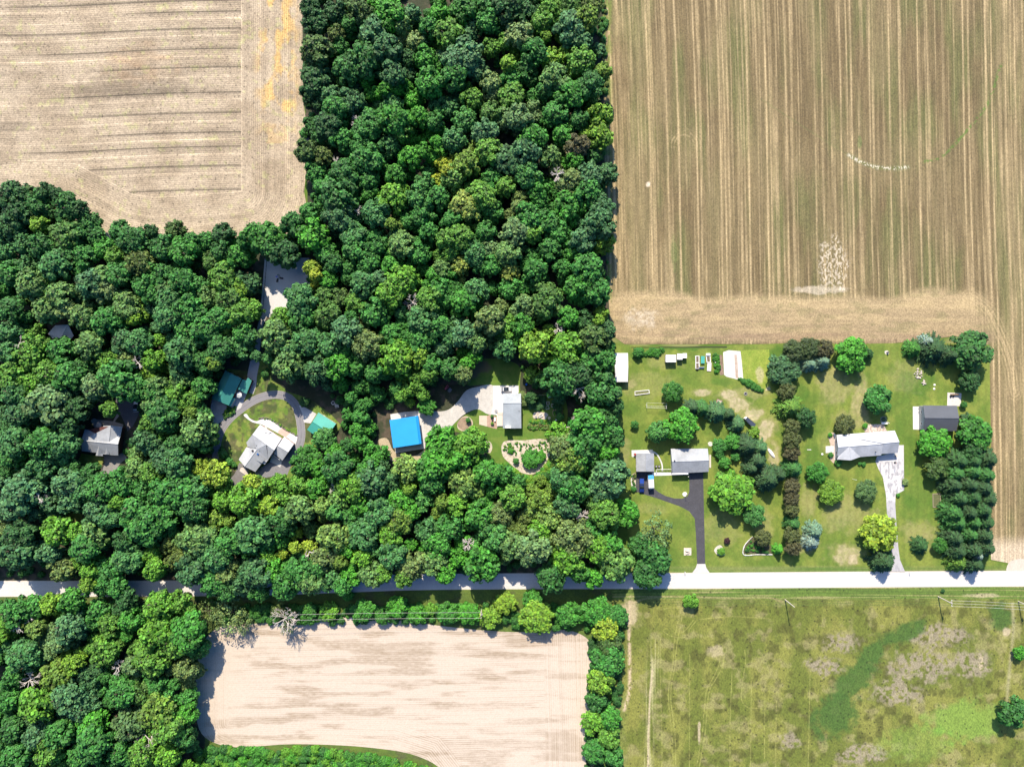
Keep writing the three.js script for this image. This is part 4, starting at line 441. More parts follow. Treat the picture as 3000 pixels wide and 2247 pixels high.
yard('tree belt between the two plots', [
  [2307, 1146, 30, 'or', 'fine', 7, 'olive brown tree near the top of the tree belt'], [2316, 1192, 44, 'cy', 'conifer', 8, 'light tipped spreading conifer in the tree belt'], [2366, 1224, 31, 'd', 'fine', 7.5, 'blackish green round tree on the east side of the tree belt'], [2325, 1252, 26, 'or', 'fine', 7, 'brown green tree beside the blackish round one'], [2325, 1292, 30, 'or', 'fine', 7.5, 'brown green tree in the upper middle of the tree belt'], [2323, 1328, 28, 'r', 'fine', 7, 'brownish tree level with the white boat'],
  [2325, 1373, 33, 'cm', 'conifer', 8, 'green conifer in the middle of the tree belt'], [2325, 1427, 28, 'r', 'fine', 7, 'brownish tree just below the middle conifer of the belt'], [2323, 1462, 26, 'r', 'fine', 7, 'brownish tree level with the lime globe in the east plot'], [2325, 1495, 24, 'or', 'fine', 6.5, 'slim brown tree above the lower green one in the belt'], [2325, 1534, 26, 'cm', 'conifer', 7, 'green conifer in the lower part of the belt'], [2325, 1570, 28, 'or', 'fine', 7, 'brown tree beside the two blue spruces'], [2327, 1606, 28, 'r', 'fine', 7, 'last brown tree of the belt above the road']]);
yard('trees of the east plot', [
  [2298, 1082, 46, 'cb', 'broad', 7, 'broad bluish tree at the northwest corner of the east plot'], [2329, 1028, 36, 'rd', 'fine', 8, 'dark brown tree along the top of the east plot, west of three'], [2374, 1020, 36, 'rd', 'fine', 8, 'dark brown tree along the top of the east plot, middle of three'], [2419, 1022, 31, 'r', 'fine', 8, 'brownish tree along the top of the east plot, beside the vivid green one'], [2372, 1066, 26, 'sb', 'conifer', 7, 'small blue spruce below the dark brown trees'], [2410, 1058, 30, 'sb', 'conifer', 7.5, 'blue spruce below the brownish tree at the top of the east plot'], [2499, 1037, 50, 'g', 'broad', 8, 'big vivid green tree at the top edge of the east plot'], [2548, 1036, 15, 'd', 'broad', 4, 'small dark tree tucked behind the big vivid green one'],
  [2570, 1172, 47, 'm', 'broad', 7.5, 'open crowned tree on the dry lawn north of the ranch house'], [2477, 1243, 32, 'or', 'fine', 5.5, 'olive brown tree close behind the ranch house'], [2396, 1384, 34, 'gm', 'fine', 6, 'dense green globe tree west of the ranch house front lawn'], [2437, 1442, 40, 'y', 'fine', 5.5, 'yellow green globe tree on the front lawn'], [2539, 1440, 36, 'ob', 'fine', 5.5, 'grey green dome-shaped tree beside the concrete drive'], [2579, 1556, 60, 'yY', 'broad', 8.5, 'big golden green tree covering the narrow concrete drive'],
  [2740, 1297, 48, 'g', 'broad', 7.5, 'vivid green tree in front of the dark roofed barn'], [2745, 1373, 36, 'do', 'broad', 7, 'dark olive tree below the vivid green one near the barn'], [2861, 1270, 54, 'dg', 'broad', 9, 'broad dark green tree southeast of the barn'], [2856, 1326, 32, 'd', 'broad', 8, 'dark tree at the top of the conifer block'], [2843, 1026, 62, 'cm', 'broad', 10, 'big dark pine at the northeast corner of the east plot'], [2843, 1114, 33, 'd', 'broad', 6, 'dark tree below the big corner pine'], [2827, 1186, 11, 'm', 'fine', 2.6, 'small ball-shaped bush beside the rear slab of the barn'], [2834, 1228, 22, 'cb', 'fine', 4.5, 'bluish bush tree against the east end of the barn'],
  [2678, 1022, 28, 'cg', 'conifer', 6, 'conifer at the west end of the northeast group'], [2736, 1022, 48, 'c', 'conifer', 9, 'wide dark conifer in the middle of the northeast group'], [2718, 1000, 22, 's', 'conifer', 6.5, 'silver blue spruce behind the wide dark conifer'], [2782, 1040, 34, 'c', 'conifer', 8.5, 'dark conifer beside the big corner pine'],
  [2387, 1556, 29, 'sb', 'conifer', 6, 'pale blue spruce beside the tree belt'], [2378, 1588, 28, 's', 'conifer', 5.5, 'silver blue spruce beside the tree belt'], [2591, 1645, 40, 'c', 'conifer', 8.5, 'dark conifer by the road where the concrete drive ends'], [2700, 1600, 28, 'cd', 'conifer', 5.5, 'dark conifer standing alone near the road east of the drive'], [2756, 1597, 26, 'dg', 'fine', 4.5, 'dense dark green tree between the lone conifer and the conifer block'], [2794, 1598, 22, 'cb', 'conifer', 5, 'small bluish conifer against the conifer block'],
  [2457, 1355, 11, 'm', 'low', 1.6, 'clipped bush at the southwest corner of the ranch house'], [2520, 1358, 6, 'm', 'low', 1, 'small round bush below the ranch house wall, the west of two'], [2532, 1360, 7, 'm', 'low', 1.1, 'round bush below the ranch house wall, the east of two'], [2633, 1451, 6, 'g', 'low', 1, 'tiny green bush at the foot of the parking area'], [2654, 1412, 10, 'p', 'low', 1.4, 'pale flowering bush along the edge of the parking area'], [2435, 1333, 8, 'm', 'low', 1.2, 'green bush beside the small white slab'], [2536, 1247, 8, 'g', 'low', 1.2, 'green bush at the corner of the rear patio'], [2433, 1274, 7, 'g', 'low', 1, 'low clipped bush at the top of the stony side bed']]);
{ // the conifer block on the east boundary
  const list = []; for (let j = 0; j < 8; j++) for (let i = 0; i < 3; i++) list.push([2795 + i * 43 + (j % 2) * 10 + rr(-5, 5) - (j < 1 ? -12 : 0), 1348 + j * 37 + rr(-6, 6), rr(33, 40), rnd() < 0.3 ? 'cd' : rnd() < 0.4 ? 'cm' : 'c', 'conifer', rr(8, 9.5)]);
  yard('conifer block on the east boundary', list.map((a, n) => [...a, `dark conifer in ${['first', 'second', 'third', 'fourth', 'fifth', 'sixth', 'seventh', 'eighth'][Math.floor(n / 3)]} row of the boundary block, ${['west', 'middle', 'east'][n % 3]} column`]));
  yard('conifer block on the east boundary', [[2808, 1646, 34, 'yc', 'conifer', 6.5, 'yellow green conifer at the southwest corner of the boundary block'], [2862, 1626, 28, 's', 'conifer', 6, 'silver blue spruce at the south end of the boundary block'], [2856, 1652, 34, 'c', 'conifer', 8, 'dark conifer beside the road at the end of the boundary block']]);
}
yard('woodland garden shrubs', [
  [1355, 1106, 26, 'po', 'broad', 6, 'pale open tree beside the red garden tractor'], [1554, 1346, 30, 'mg', 'broad', 3.4, 'wide green bush in the sandy vegetable garden'], [1584, 1336, 16, 'g', 'broad', 2.4, 'low green bush east of the wide one in the vegetable garden'], [1511, 1351, 9, 'm', 'low', 2, 'small round bush in the southwest of the vegetable garden'], [1496, 1321, 8, 'g', 'low', 1.2, 'little green plant in the west of the vegetable garden'], [1371, 1231, 8, 'm', 'low', 2, 'small tree in the oval bark bed'], [1582, 1192, 7, 'b', 'fine', 1.6, 'grey green ball bush in the flower garden'], [1530, 1160, 14, 'po', 'low', 2.4, 'pale shrub at the northeast corner of the grey house'], [1537, 1180, 12, 'po', 'low', 2.2, 'pale shrub along the east wall of the grey house'], [1556, 1164, 20, 'd', 'broad', 5, 'dark tree at the northwest corner of the flower garden'], [1640, 1160, 24, 'bd', 'broad', 5, 'dark bluish tree at the northeast corner of the flower garden'], [1640, 1222, 12, 'gb', 'low', 2.4, 'green bush by the east fence of the flower garden'],
  [1200, 1178, 16, 'y', 'broad', 5, 'small lime green tree north of the blue roofed shed'], [1250, 1190, 28, 'mg', 'broad', 6, 'green tree at the edge of the gravel yard'], [672, 1352, 12, 'm', 'low', 2.2, 'shrub at the southwest of the loop lawn'], [684, 1362, 8, 'm', 'low', 1.6, 'small shrub beside the lower drive'], [650, 1330, 14, 'dm', 'low', 2.6, 'dark shrub on the outside of the loop drive'], [890, 1178, 16, 'd', 'broad', 4.5, 'dark bush tree where the loop drive bends'], [946, 1284, 34, 'gb', 'broad', 7.5, 'dense green tree below the teal garage'], [985, 1330, 30, 'g', 'broad', 8, 'green tree southeast of the teal garage'], [900, 1345, 40, 'dg', 'broad', 8, 'dark green tree east of the parking court']]);
tree(667, 1802, 62, 'p', { form: 'loose', h: 10.5, label: 'big pale feathery willow at the northwest corner of the tan field', name: 'willow_tree', group: 'pale willows' });
tree(602, 1798, 40, 'po', { form: 'loose', h: 9.5, label: 'pale willow on the west side of the big feathery one', name: 'willow_tree', group: 'pale willows' });
tree(706, 1836, 34, 'p', { form: 'loose', h: 9, label: 'pale willow leaning over the tan field', name: 'willow_tree', group: 'pale willows' });
tree(812, 1792, 30, 'po', { form: 'loose', h: 8.5, label: 'thin pale willow east of the big feathery one', name: 'willow_tree', group: 'pale willows' });
tree(836, 1842, 26, 'p', { form: 'loose', h: 8, label: 'sparse willow casting a bare shadow on the tan field', name: 'willow_tree', group: 'pale willows' });
deadTree(828, 1818, 34, 11, 'tall bare limbs among the sparse willows at the tan field');
tree(846, 1804, 18, 'yg', { h: 5, label: 'small lime bush between the sparse willows', name: 'hedgerow_tree', group: 'hedgerow trees' });
beds('hedge_strip', 'dark green weedy strip along the top of the west plot', 'hedge', [[1862, 1024], [1940, 1020], [1946, 1028], [1925, 1042], [1880, 1042]], 60, 0.5, 1.1, ['g', 'dg']);
beds('bean_row', 'green crop row between the raised beds and bare soil', 'crop row', [[2086, 1036], [2105, 1040], [2110, 1088], [2096, 1094]], 60, 0.4, 0.8, ['g', 'dg']);
beds('berry_hedge', 'dark green curving hedge below the sand plot', 'hedge', [[2160, 1110], [2190, 1110], [2220, 1130], [2238, 1148], [2220, 1144], [2180, 1126]], 70, 0.5, 1, ['dg', 'm']);
beds('flower_border', 'mixed flowering border inside the south garden fence', 'flower border', mid(1640, 715, 2000, 700, 2000, 760, 1640, 765), 70, 0.35, 0.7, ['g', 'p', 'y', 'gb']);
beds('fence_border', 'planted strip outside the south garden fence', 'flower border', mid(1645, 770, 1950, 772, 1940, 800, 1650, 805), 46, 0.3, 0.6, ['p', 'g', 'o']);
beds('shady_border', 'dark leafy border along the north of the flower garden', 'flower border', mid(1640, 430, 1820, 440, 1830, 560, 1760, 590, 1650, 560), 60, 0.5, 1.1, ['d', 'db', 'b']);
beds('east_border', 'dark leafy border along the east garden fence', 'flower border', mid(1920, 480, 2010, 500, 2010, 650, 1970, 650, 1930, 560), 40, 0.5, 1.1, ['d', 'db']);
beds('vegetable_plants', 'scattered vegetable plants on the pale garden bed', 'vegetables', mid(1390, 950, 1870, 930, 1880, 1030, 1600, 1080, 1450, 1080, 1380, 1020), 110, 0.25, 0.55, ['g', 'y', 'm']);
beds('barn_border', 'small leafy beds between the teal barn and the loop drive', 'flower bed', circ(300, 760, 330, 735, 380, 745, 430, 712, 420, 755, 370, 820, 300, 850, 285, 810), 46, 0.4, 0.8, ['m', 'y', 'd']);
beds('loop_border', 'low shrubs along the west edge of the loop lawn', 'shrubs', circ(260, 1170, 290, 1190, 340, 1300, 310, 1310, 250, 1230), 26, 0.5, 1, ['m', 'dg']);
beds('patio_border', 'yellow green plants along the stone edge of the patio', 'flower bed', circ(690, 845, 770, 842, 850, 872, 960, 950, 1090, 1030, 1085, 1040, 950, 965, 840, 890, 760, 858, 690, 858), 40, 0.25, 0.5, ['y', 'yg', 'm']);
beds('corner_bed_plants', 'low plants in the white edged corner bed', 'flower bed', [[2184, 1618], [2186, 1602], [2200, 1584], [2225, 1600], [2258, 1620]], 34, 0.4, 0.8, ['d', 'm', 'g']);
beds('drive_edge_plants', 'leafy plants along the stony strip beside the parking', 'shrubs', [[1850, 1392], [1860, 1388], [1862, 1425], [1850, 1420]], 14, 0.3, 0.6, ['o', 'm']);
beds('bracken', 'bright green scrub at the foot of the vegetable garden', 'scrub', mid(1240, 1180, 1440, 1180, 1560, 1300, 1700, 1330, 1800, 1250, 1880, 1130, 1950, 1180, 1850, 1400, 1600, 1460, 1350, 1380), 330, 0.6, 1.5, ['yg', 'g', 'mg', 'y']);
beds('wood_edge_scrub', 'green scrub along the east edge of the north wood', 'scrub', [[1752, 0], [1778, 0], [1782, 980], [1760, 980]], 150, 0.6, 1.4, ['m', 'dg', 'o']);
// ---------- buildings ----------
const M = { white: std([0.74, 0.74, 0.72], 0.6), trim: std([0.62, 0.62, 0.6], 0.6), glass: new THREE.MeshStandardMaterial({ color: new THREE.Color().setRGB(0.03, 0.04, 0.05), roughness: 0.08 }), dark: std([0.025, 0.025, 0.028], 0.6), wood: grained([0.2, 0.14, 0.09], 0.3, 'wood', 3), pale: std([0.5, 0.46, 0.4], 0.8), steel: std([0.45, 0.46, 0.47], 0.4, { metalness: 0.6 }), grey: std([0.25, 0.25, 0.26], 0.7), rubber: std([0.02, 0.02, 0.02], 0.9), red: std([0.35, 0.02, 0.03], 0.45), teal: roofing([0.045, 0.3, 0.245], 'teal', 0.18), tealRoof: roofing([0.03, 0.2, 0.17], 'tealdark', 0.2), blueRoof: roofing([0.01, 0.27, 0.66], 'blue', 0.1), slate: roofing([0.27, 0.29, 0.31], 'slate', 0.42), pebble: roofing([0.34, 0.36, 0.38], 'pebble', 0.34), metal: roofing([0.4, 0.42, 0.44], 'metal', 0.34), darkMetal: roofing([0.07, 0.078, 0.092], 'darkmetal', 0.16), navy: roofing([0.045, 0.06, 0.095], 'navy', 0.12), whiteRoof: roofing([0.62, 0.62, 0.61], 'whiteroof', 0.08), siding: grained([0.5, 0.48, 0.44], 0.1, 'siding', 4), darkred: grained([0.085, 0.028, 0.024], 0.2, 'darkred', 4), greySide: grained([0.32, 0.32, 0.31], 0.12, 'greyside', 4), brick: grained([0.3, 0.19, 0.15], 0.3, 'brick', 3) };
function slab(pts, t, o) { // a plate under a polygon of 3-D points, t thick
  const c = pts.map((p) => new THREE.Vector2(p.x, p.z)), f = THREE.ShapeUtils.triangulateShape(THREE.ShapeUtils.isClockWise(c) ? (pts = pts.slice().reverse(), c.slice().reverse()) : c, []), pos = [];
  const P = pts.map((p) => p.clone().sub(o)), Q = P.map((p) => V(p.x, p.y - t, p.z)), tri = (a, b, d) => pos.push(a.x, a.y, a.z, b.x, b.y, b.z, d.x, d.y, d.z);
  for (const [a, b, d] of f) { tri(P[a], P[d], P[b]); tri(Q[a], Q[b], Q[d]); }
  for (let i = 0; i < P.length; i++) { const j = (i + 1) % P.length; tri(P[i], P[j], Q[j]); tri(P[i], Q[j], Q[i]); }
  const g = new THREE.BufferGeometry(); g.setAttribute('position', new THREE.Float32BufferAttribute(pos, 3)); g.computeVertexNormals(); return planarUV(g);
}
const insetBy = (pts, d) => { const n = pts.length, A = pts.map((p) => [p.x, p.z]); let s = 0; A.forEach((p, i) => { const q = A[(i + 1) % n]; s += p[0] * q[1] - q[0] * p[1]; }); const sg = s > 0 ? 1 : -1; return pts.map((p, i) => { const a = A[(i + n - 1) % n], b = A[i], c = A[(i + 1) % n], l1 = Math.hypot(b[0] - a[0], b[1] - a[1]), l2 = Math.hypot(c[0] - b[0], c[1] - b[1]), n1 = [-(b[1] - a[1]) / l1 * sg, (b[0] - a[0]) / l1 * sg], n2 = [-(c[1] - b[1]) / l2 * sg, (c[0] - b[0]) / l2 * sg], k = 1 + n1[0] * n2[0] + n1[1] * n2[1]; return V(p.x + (n1[0] + n2[0]) / Math.max(k, 0.5) * d, p.y, p.z + (n1[1] + n2[1]) / Math.max(k, 0.5) * d); }); };
function building(name, label, category, { eave, slopes, wall, roof, ridges = [], over = 0.4, openings = true, extras, group, thick = 0.16 }) {
  const E = eave.map(([x, y, h]) => at(x, y, h)), o = V(0, 0, 0); E.forEach((p) => o.add(p)); o.divideScalar(E.length); o.y = 0;
  const b = thing(name, label, category, o, 0, group), W = insetBy(E, over), wallTop = Math.min(...E.map((p) => p.y)) - thick - 0.02;
  const parts = [slab(W.map((p) => V(p.x, wallTop, p.z)), wallTop - 0.02, o)];
  const R = mesh('roof', slab(slopes[0].map(([x, y, h]) => at(x, y, h)), thick, o), roof, b);
  slopes.forEach((s, i) => { const p = s.map(([x, y, h]) => at(x, y, h)), c = V(0, 0, 0); p.forEach((q) => c.add(q)); c.divideScalar(p.length); if (i) mesh('roof_slope', slab(p, thick, o), s.mat ?? roof, R);
    const low = p.map((q) => { const d = q.clone().sub(c), k = 1 - Math.min(0.3, (over + 0.02) / Math.max(1, Math.hypot(d.x, d.z))); return V(c.x + d.x * k, Math.max(q.y - thick - 0.04, wallTop + 0.03), c.z + d.z * k); }); parts.push(prismDown(low, wallTop, o)); });
  mesh('wall', parts, wall, b);
  ridges.forEach(([a, c]) => mesh('ridge_cap', bar(at(...a).sub(o), at(...c).sub(o), 0.11, 6), roof, R));
  if (openings) for (let i = 0; i < W.length; i++) { const a = W[i], c = W[(i + 1) % W.length], len = Math.hypot(c.x - a.x, c.z - a.z); if (len < 3.4) continue; const ang = -Math.atan2(c.z - a.z, c.x - a.x), n = Math.floor(len / 3.4), door = i === 0; for (let k = 0; k < n; k++) { const f = (k + 0.5) / n, x = lerp(a.x, c.x, f) - o.x, z = lerp(a.z, c.z, f) - o.z; if (door && k === 0) { const d = mesh('door', box(1, 2.05, 0.12, 0, 0, 0), M.trim, b); d.position.set(x, 1.06, z); d.rotation.y = ang; const q = mesh('handle', box(0.06, 0.12, 0.2, 0.36, 0, 0), M.steel, d); } else { const w = mesh('window', [box(1.3, 0.09, 0.12, 0, 0.6, 0), box(1.3, 0.09, 0.12, 0, -0.6, 0), box(0.09, 1.11, 0.12, -0.605, 0, 0), box(0.09, 1.11, 0.12, 0.605, 0, 0), box(0.05, 1.11, 0.1, 0, 0, 0)], M.white, b); w.position.set(x, wallTop * 0.56, z); w.rotation.y = ang; mesh('pane', box(1.12, 1.11, 0.05), M.glass, w); } } }
  extras?.(b, R, o); return b;
}
function prismDown(pts, y, o) { const P = pts.map((p) => p.clone().sub(o)), pos = []; const tri = (a, b, d) => pos.push(a.x, a.y, a.z, b.x, b.y, b.z, d.x, d.y, d.z); for (let i = 1; i + 1 < P.length; i++) tri(P[0], P[i], P[i + 1]); for (let i = 0; i < P.length; i++) { const a = P[i], b = P[(i + 1) % P.length], c = V(a.x, y, a.z), d = V(b.x, y, b.z); tri(a, b, d); tri(a, d, c); } const g = new THREE.BufferGeometry(); g.setAttribute('position', new THREE.Float32BufferAttribute(pos, 3)); g.computeVertexNormals(); return planarUV(g); }
const withH = (pts, ...hs) => pts.map((p, i) => [p[0], p[1], hs.length === 1 ? hs[0] : hs[i]]);
const vent = (R, o, px, py, h, r = 0.16) => mesh('vent', cyl(r, r, 0.5, ...at(px, py, h).sub(o).toArray()), M.dark, R);
{ // ranch house with grey cross-gabled roof, east plot
  const c = cropAt(2400, 1230, 7.363), e = 2.9, r = 4.7;
  building('ranch_house', 'long ranch house with a pale grey cross-gabled roof beside the concrete drive', 'house', {
    eave: withH(c(388, 326, 1640, 234, 1704, 712, 1348, 735, 1345, 764, 895, 800, 690, 874, 396, 855), e), wall: M.siding, roof: M.metal, over: 0.45,
    slopes: [withH(c(385, 325, 1640, 232, 1742, 476, 1395, 508, 1395, 522, 420, 592), e, e, r + 0.35, r + 0.35, r, r), withH(c(1395, 508, 1742, 476, 1705, 712, 1345, 737), r + 0.35, r + 0.35, e, e), withH(c(660, 574, 1395, 522, 1345, 766, 895, 800), r, r, e, e), withH(c(420, 592, 660, 574, 430, 790, 396, 770), r, r, e + 0.2, e + 0.2), withH(c(660, 574, 690, 874, 396, 855, 420, 800), r, r - 0.5, e, e + 0.15), withH(c(660, 574, 895, 800, 690, 874), r, e, r - 0.5)],
    ridges: [[[...c(420, 592)[0], r], [...c(1395, 522)[0], r]], [[...c(1395, 508)[0], r + 0.35], [...c(1742, 476)[0], r + 0.35]], [[...c(660, 574)[0], r], [...c(690, 870)[0], r - 0.5]]],
    extras: (b, R, o) => { vent(R, o, 2567, 1324, 3.9); vent(R, o, 2489, 1273, 3.4); const g = at(...c(1490, 730)[0], 0).sub(o); mesh('garage_door', box(4.8, 2.2, 0.12, g.x - 0.2, 1.12, g.z + 0.7 - 0.9), M.white, b); const p = at(2452.6, 1313, 0).sub(o); mesh('side_porch', [box(0.9, 0.12, 10.4, p.x - 0.5, 0.12, p.z - 0.3), box(0.5, 0.12, 1.2, p.x - 0.9, 0.13, p.z - 5.4)], M.white, b); for (const dz of [-4.6, -1.2, 2.2, 4.6]) mesh('porch_post', box(0.12, 2.5, 0.12, p.x - 0.7, 1.3, p.z + dz), M.white, b); } });
}
{ // barn with a dark two-tone metal roof
  const c = cropAt(2240, 980, 2.2386), e = 3.6, r = 5.4;
  building('metal_barn', 'barn with a dark blue grey metal roof between two pale slabs', 'barn', { eave: withH(c(1043, 465, 1265, 467, 1262, 634, 1045, 630), e), wall: M.greySide, roof: M.darkMetal, over: 0.3, slopes: [withH(c(1043, 465, 1265, 467, 1280, 550, 1055, 548), e, e, r, r), withH(c(1055, 548, 1280, 550, 1262, 634, 1045, 630), r, r, e, e)], ridges: [[[...c(1055, 548)[0], r], [...c(1280, 550)[0], r]]] });
}
{ // west house and its garage
  const c = cropAt(1820, 1270, 7.363), e = 2.9, r = 4.6;
  building('grey_house', 'grey roofed house with tree shadow on its roof and a white porch strip', 'house', { eave: withH(c(1076, 332, 1868, 327, 1888, 828, 1450, 850, 1095, 860), e), wall: M.siding, roof: M.slate, over: 0.4,
    slopes: [withH(c(1075, 330, 1870, 325, 1900, 584, 1100, 612), e, e, r, r), withH(c(1100, 612, 1900, 584, 1890, 826, 1450, 850, 1112, 846), r, r, e, e, e)], ridges: [[[...c(1100, 612)[0], r], [...c(1900, 584)[0], r]]],
    extras: (b, R, o) => { vent(R, o, 1977, 1350, 4.7, 0.28); const p = at(...c(1275, 868)[0], 2.75).sub(o); mesh('porch_roof', box(6.7, 0.1, 0.62, p.x, p.y, p.z, 0.03), M.white, b); const q = at(...c(1915, 600)[0], 0).sub(o); mesh('side_deck', box(0.7, 0.25, 5.4, q.x + 0.1, 0.14, q.z), M.pale, b); const g = at(...c(1610, 850)[0], 0).sub(o); mesh('garage_door', box(4.6, 2.1, 0.1, g.x, 1.07, g.z - 0.62), M.white, b); } });
  building('garage', 'detached grey gabled garage above the blue pickup', 'garage', { eave: withH(c(325, 430, 711, 430, 715, 824, 328, 822), 2.7), wall: M.siding, roof: M.slate, over: 0.3, slopes: [withH(c(325, 430, 530, 428, 533, 822, 328, 822), 2.7, 4, 4, 2.7), withH(c(530, 428, 711, 430, 715, 824, 533, 822), 4, 2.7, 2.7, 4)], ridges: [[[...c(530, 428)[0], 4], [...c(533, 822)[0], 4]]], extras: (b, R, o) => { const g = at(...c(440, 822)[0], 0).sub(o); mesh('garage_door', box(2.6, 2.1, 0.1, g.x, 1.07, g.z - 0.6), M.white, b); } });
}
building('metal_shed', 'long shed with a white roof at the edge of the wood', 'shed', { eave: [[1801, 1034.5, 3], [1840, 1034.5, 3], [1840, 1119, 3], [1804, 1119, 3]], wall: M.greySide, roof: M.whiteRoof, over: 0.15, slopes: [[[1801, 1034.5, 3], [1840, 1034.5, 3], [1841, 1077, 3.9], [1802, 1077, 3.9]], [[1802, 1077, 3.9], [1841, 1077, 3.9], [1840, 1119, 3], [1804, 1119, 3]]], openings: false });
for (const [n, x0, y0, x1, y1, h, l] of [['garden_shed', 1951, 1039.6, 1981.5, 1061, 2.5, 'largest of three small white roofed sheds in a row'], ['garden_shed', 1985, 1036, 2000, 1053.5, 2.2, 'middle one of three small white roofed sheds'], ['garden_shed', 2000.6, 1035, 2013, 1049, 2.1, 'smallest, easternmost of three white roofed sheds']]) building(n, l, 'shed', { eave: [[x0, y0, h - 0.3], [x1, y0, h - 0.3], [x1, y1, h], [x0, y1, h]], wall: M.greySide, roof: M.whiteRoof, over: 0.1, slopes: [[[x0, y0, h - 0.3], [x1, y0, h - 0.3], [x1, y1, h], [x0, y1, h]]], openings: false, group: 'small white sheds', thick: 0.1, extras: (b, R, o) => { const p = at((x0 + x1) / 2, y1, 0).sub(o); mesh('door', box(0.9, 1.7, 0.08, p.x, 0.87, p.z - 0.12), M.wood, b); } });
building('tool_shed', 'small shed with a dark blue roof turned at an angle on the dry lawn', 'shed', { eave: [[2182, 1226, 2.1], [2189.7, 1220.7, 2.1], [2215.7, 1243, 2.1], [2207.8, 1253.5, 2.1]], wall: M.white, roof: M.navy, over: 0.12, slopes: [[[2184.5, 1229, 2.1], [2190.5, 1221.5, 2.5], [2215.7, 1243, 2.5], [2207.8, 1253.5, 2.1]]], openings: false, thick: 0.1 });
{ // house by the loop drive
  const c = cropAt(690, 1210, 7.89), e = 3, r = 5.6, w = 5;
  building('gabled_house', 'large house with joined pale grey gabled roofs inside the loop drive', 'house', { eave: withH(c(560, 266, 1060, 588, 1120, 546, 1344, 716, 1076, 1098, 880, 935, 745, 1080, 665, 1190, 602, 1160, 450, 1361, 207, 1240, 66, 1076, 240, 792, 245, 682, 382, 500), e), wall: M.brick, roof: M.pebble, over: 0.4,
    slopes: [withH(c(560, 265, 1060, 590, 885, 862, 380, 500), e, e, r, r), withH(c(380, 500, 620, 672, 490, 842, 270, 776, 243, 682), r, r, w, e, e), withH(c(490, 842, 207, 1240, 66, 1076, 242, 790), w, w - 0.3, e, e), withH(c(490, 842, 700, 738, 748, 1078, 665, 1190, 602, 1160, 450, 1361, 207, 1240), w, r - 0.05, e, e, e, e, w - 0.3), withH(c(490, 842, 620, 672, 700, 738), w, r, r), withH(c(720, 742, 882, 862, 748, 1078), r, r, e), withH(c(1120, 545, 1346, 716, 1210, 906, 968, 762), e, e, w, w), withH(c(968, 762, 1210, 906, 1077, 1098, 870, 932), w, w, e, e)],
    ridges: [[[...c(380, 500)[0], r], [...c(885, 862)[0], r]], [[...c(490, 842)[0], w], [...c(207, 1240)[0], w - 0.3]], [[...c(968, 762)[0], w], [...c(1210, 906)[0], w]]],
    extras: (b, R, o) => { for (const [x, y, h] of [[586, 826, 4.6], [553, 878, 4.5], [480, 752, 5.1], [444, 802, 4.7], [697, 457, 3.6]]) vent(R, o, ...c(x, y)[0], h, 0.15); const p = at(...c(388, 872)[0], 4.7).sub(o); mesh('chimney', box(0.62, 0.9, 0.62, p.x, p.y, p.z, 0.6), M.dark, R); const s = at(...c(500, 945)[0], 4.4).sub(o); mesh('skylight', box(0.95, 0.16, 0.62, s.x, s.y + 0.12, s.z, -0.6), std([0.02, 0.1, 0.3], 0.15), R); for (const [x, y] of [[780, 448], [925, 588]]) { const q = at(...c(x, y)[0], 3.5).sub(o); mesh('roof_strip', box(1.25, 0.12, 0.28, q.x, q.y + 0.16, q.z, 0.78), M.white, R); } const d = mesh('dormer_roof', slab(withH(c(475, 1090, 540, 990, 665, 1080, 600, 1160), 4.1, 4.7, 4.2, 3.7).map((p) => at(...p)), 0.2, o), M.pebble, R); const g = at(...c(962, 1015)[0], 0).sub(o); mesh('garage_door', box(4.6, 2.2, 0.12, g.x - 0.1, 1.13, g.z - 0.35, -0.63), M.white, b); } });
}
{ // teal roofed barn and its lean-to
  const c = cropAt(600, 1060, 8.286), e = 3.4, r = 4.9;
  building('teal_barn', 'barn with a teal metal roof in the shade beside the patio umbrella', 'barn', { eave: withH(c(490, 206, 884, 410, 571, 1058, 152, 890), e), wall: M.darkred, roof: M.tealRoof, over: 0.3, slopes: [withH(c(490, 205, 622, 284, 318, 955, 150, 890), e, r, r, e), withH(c(622, 284, 885, 410, 570, 1060, 318, 955), r, e, e, r)], ridges: [[[...c(622, 284)[0], r], [...c(318, 955)[0], r]]] });
  building('lean_to', 'low teal roofed lean-to between the teal barn and the gravel path', 'shed', { eave: withH(c(905, 424, 988, 455, 1040, 385, 1132, 460, 1003, 778, 792, 668), 2.6), wall: M.darkred, roof: M.tealRoof, over: 0.2, openings: false, slopes: [withH(c(905, 424, 988, 455, 1040, 385, 1132, 460, 1003, 778, 792, 668), 2.8, 2.75, 2.75, 2.5, 2.5, 2.8)] });
  building('teal_porch', 'small teal canopy at the patio side of the teal barn', 'canopy', { eave: withH(c(660, 862, 722, 895, 622, 1082, 572, 1062), 2.5), wall: M.pale, roof: M.teal, over: 0.25, openings: false, slopes: [withH(c(660, 862, 722, 895, 622, 1082, 572, 1062), 2.7, 2.4, 2.4, 2.7)], thick: 0.1 });
  const k = cropAt(580, 1000, 3.765);
  building('teal_garage', 'square garage with a bright teal gabled roof east of the loop drive', 'garage', { eave: withH(k(1326, 786, 1519, 910, 1370, 1094, 1202, 976), 2.9), wall: M.greySide, roof: M.teal, over: 0.3, slopes: [withH(k(1325, 785, 1520, 910, 1446, 1010, 1260, 886), 2.9, 2.9, 4.2, 4.2), withH(k(1260, 886, 1446, 1010, 1370, 1095, 1200, 975), 4.2, 4.2, 2.9, 2.9)], ridges: [[[...k(1260, 886)[0], 4.2], [...k(1446, 1010)[0], 4.2]]] });
}
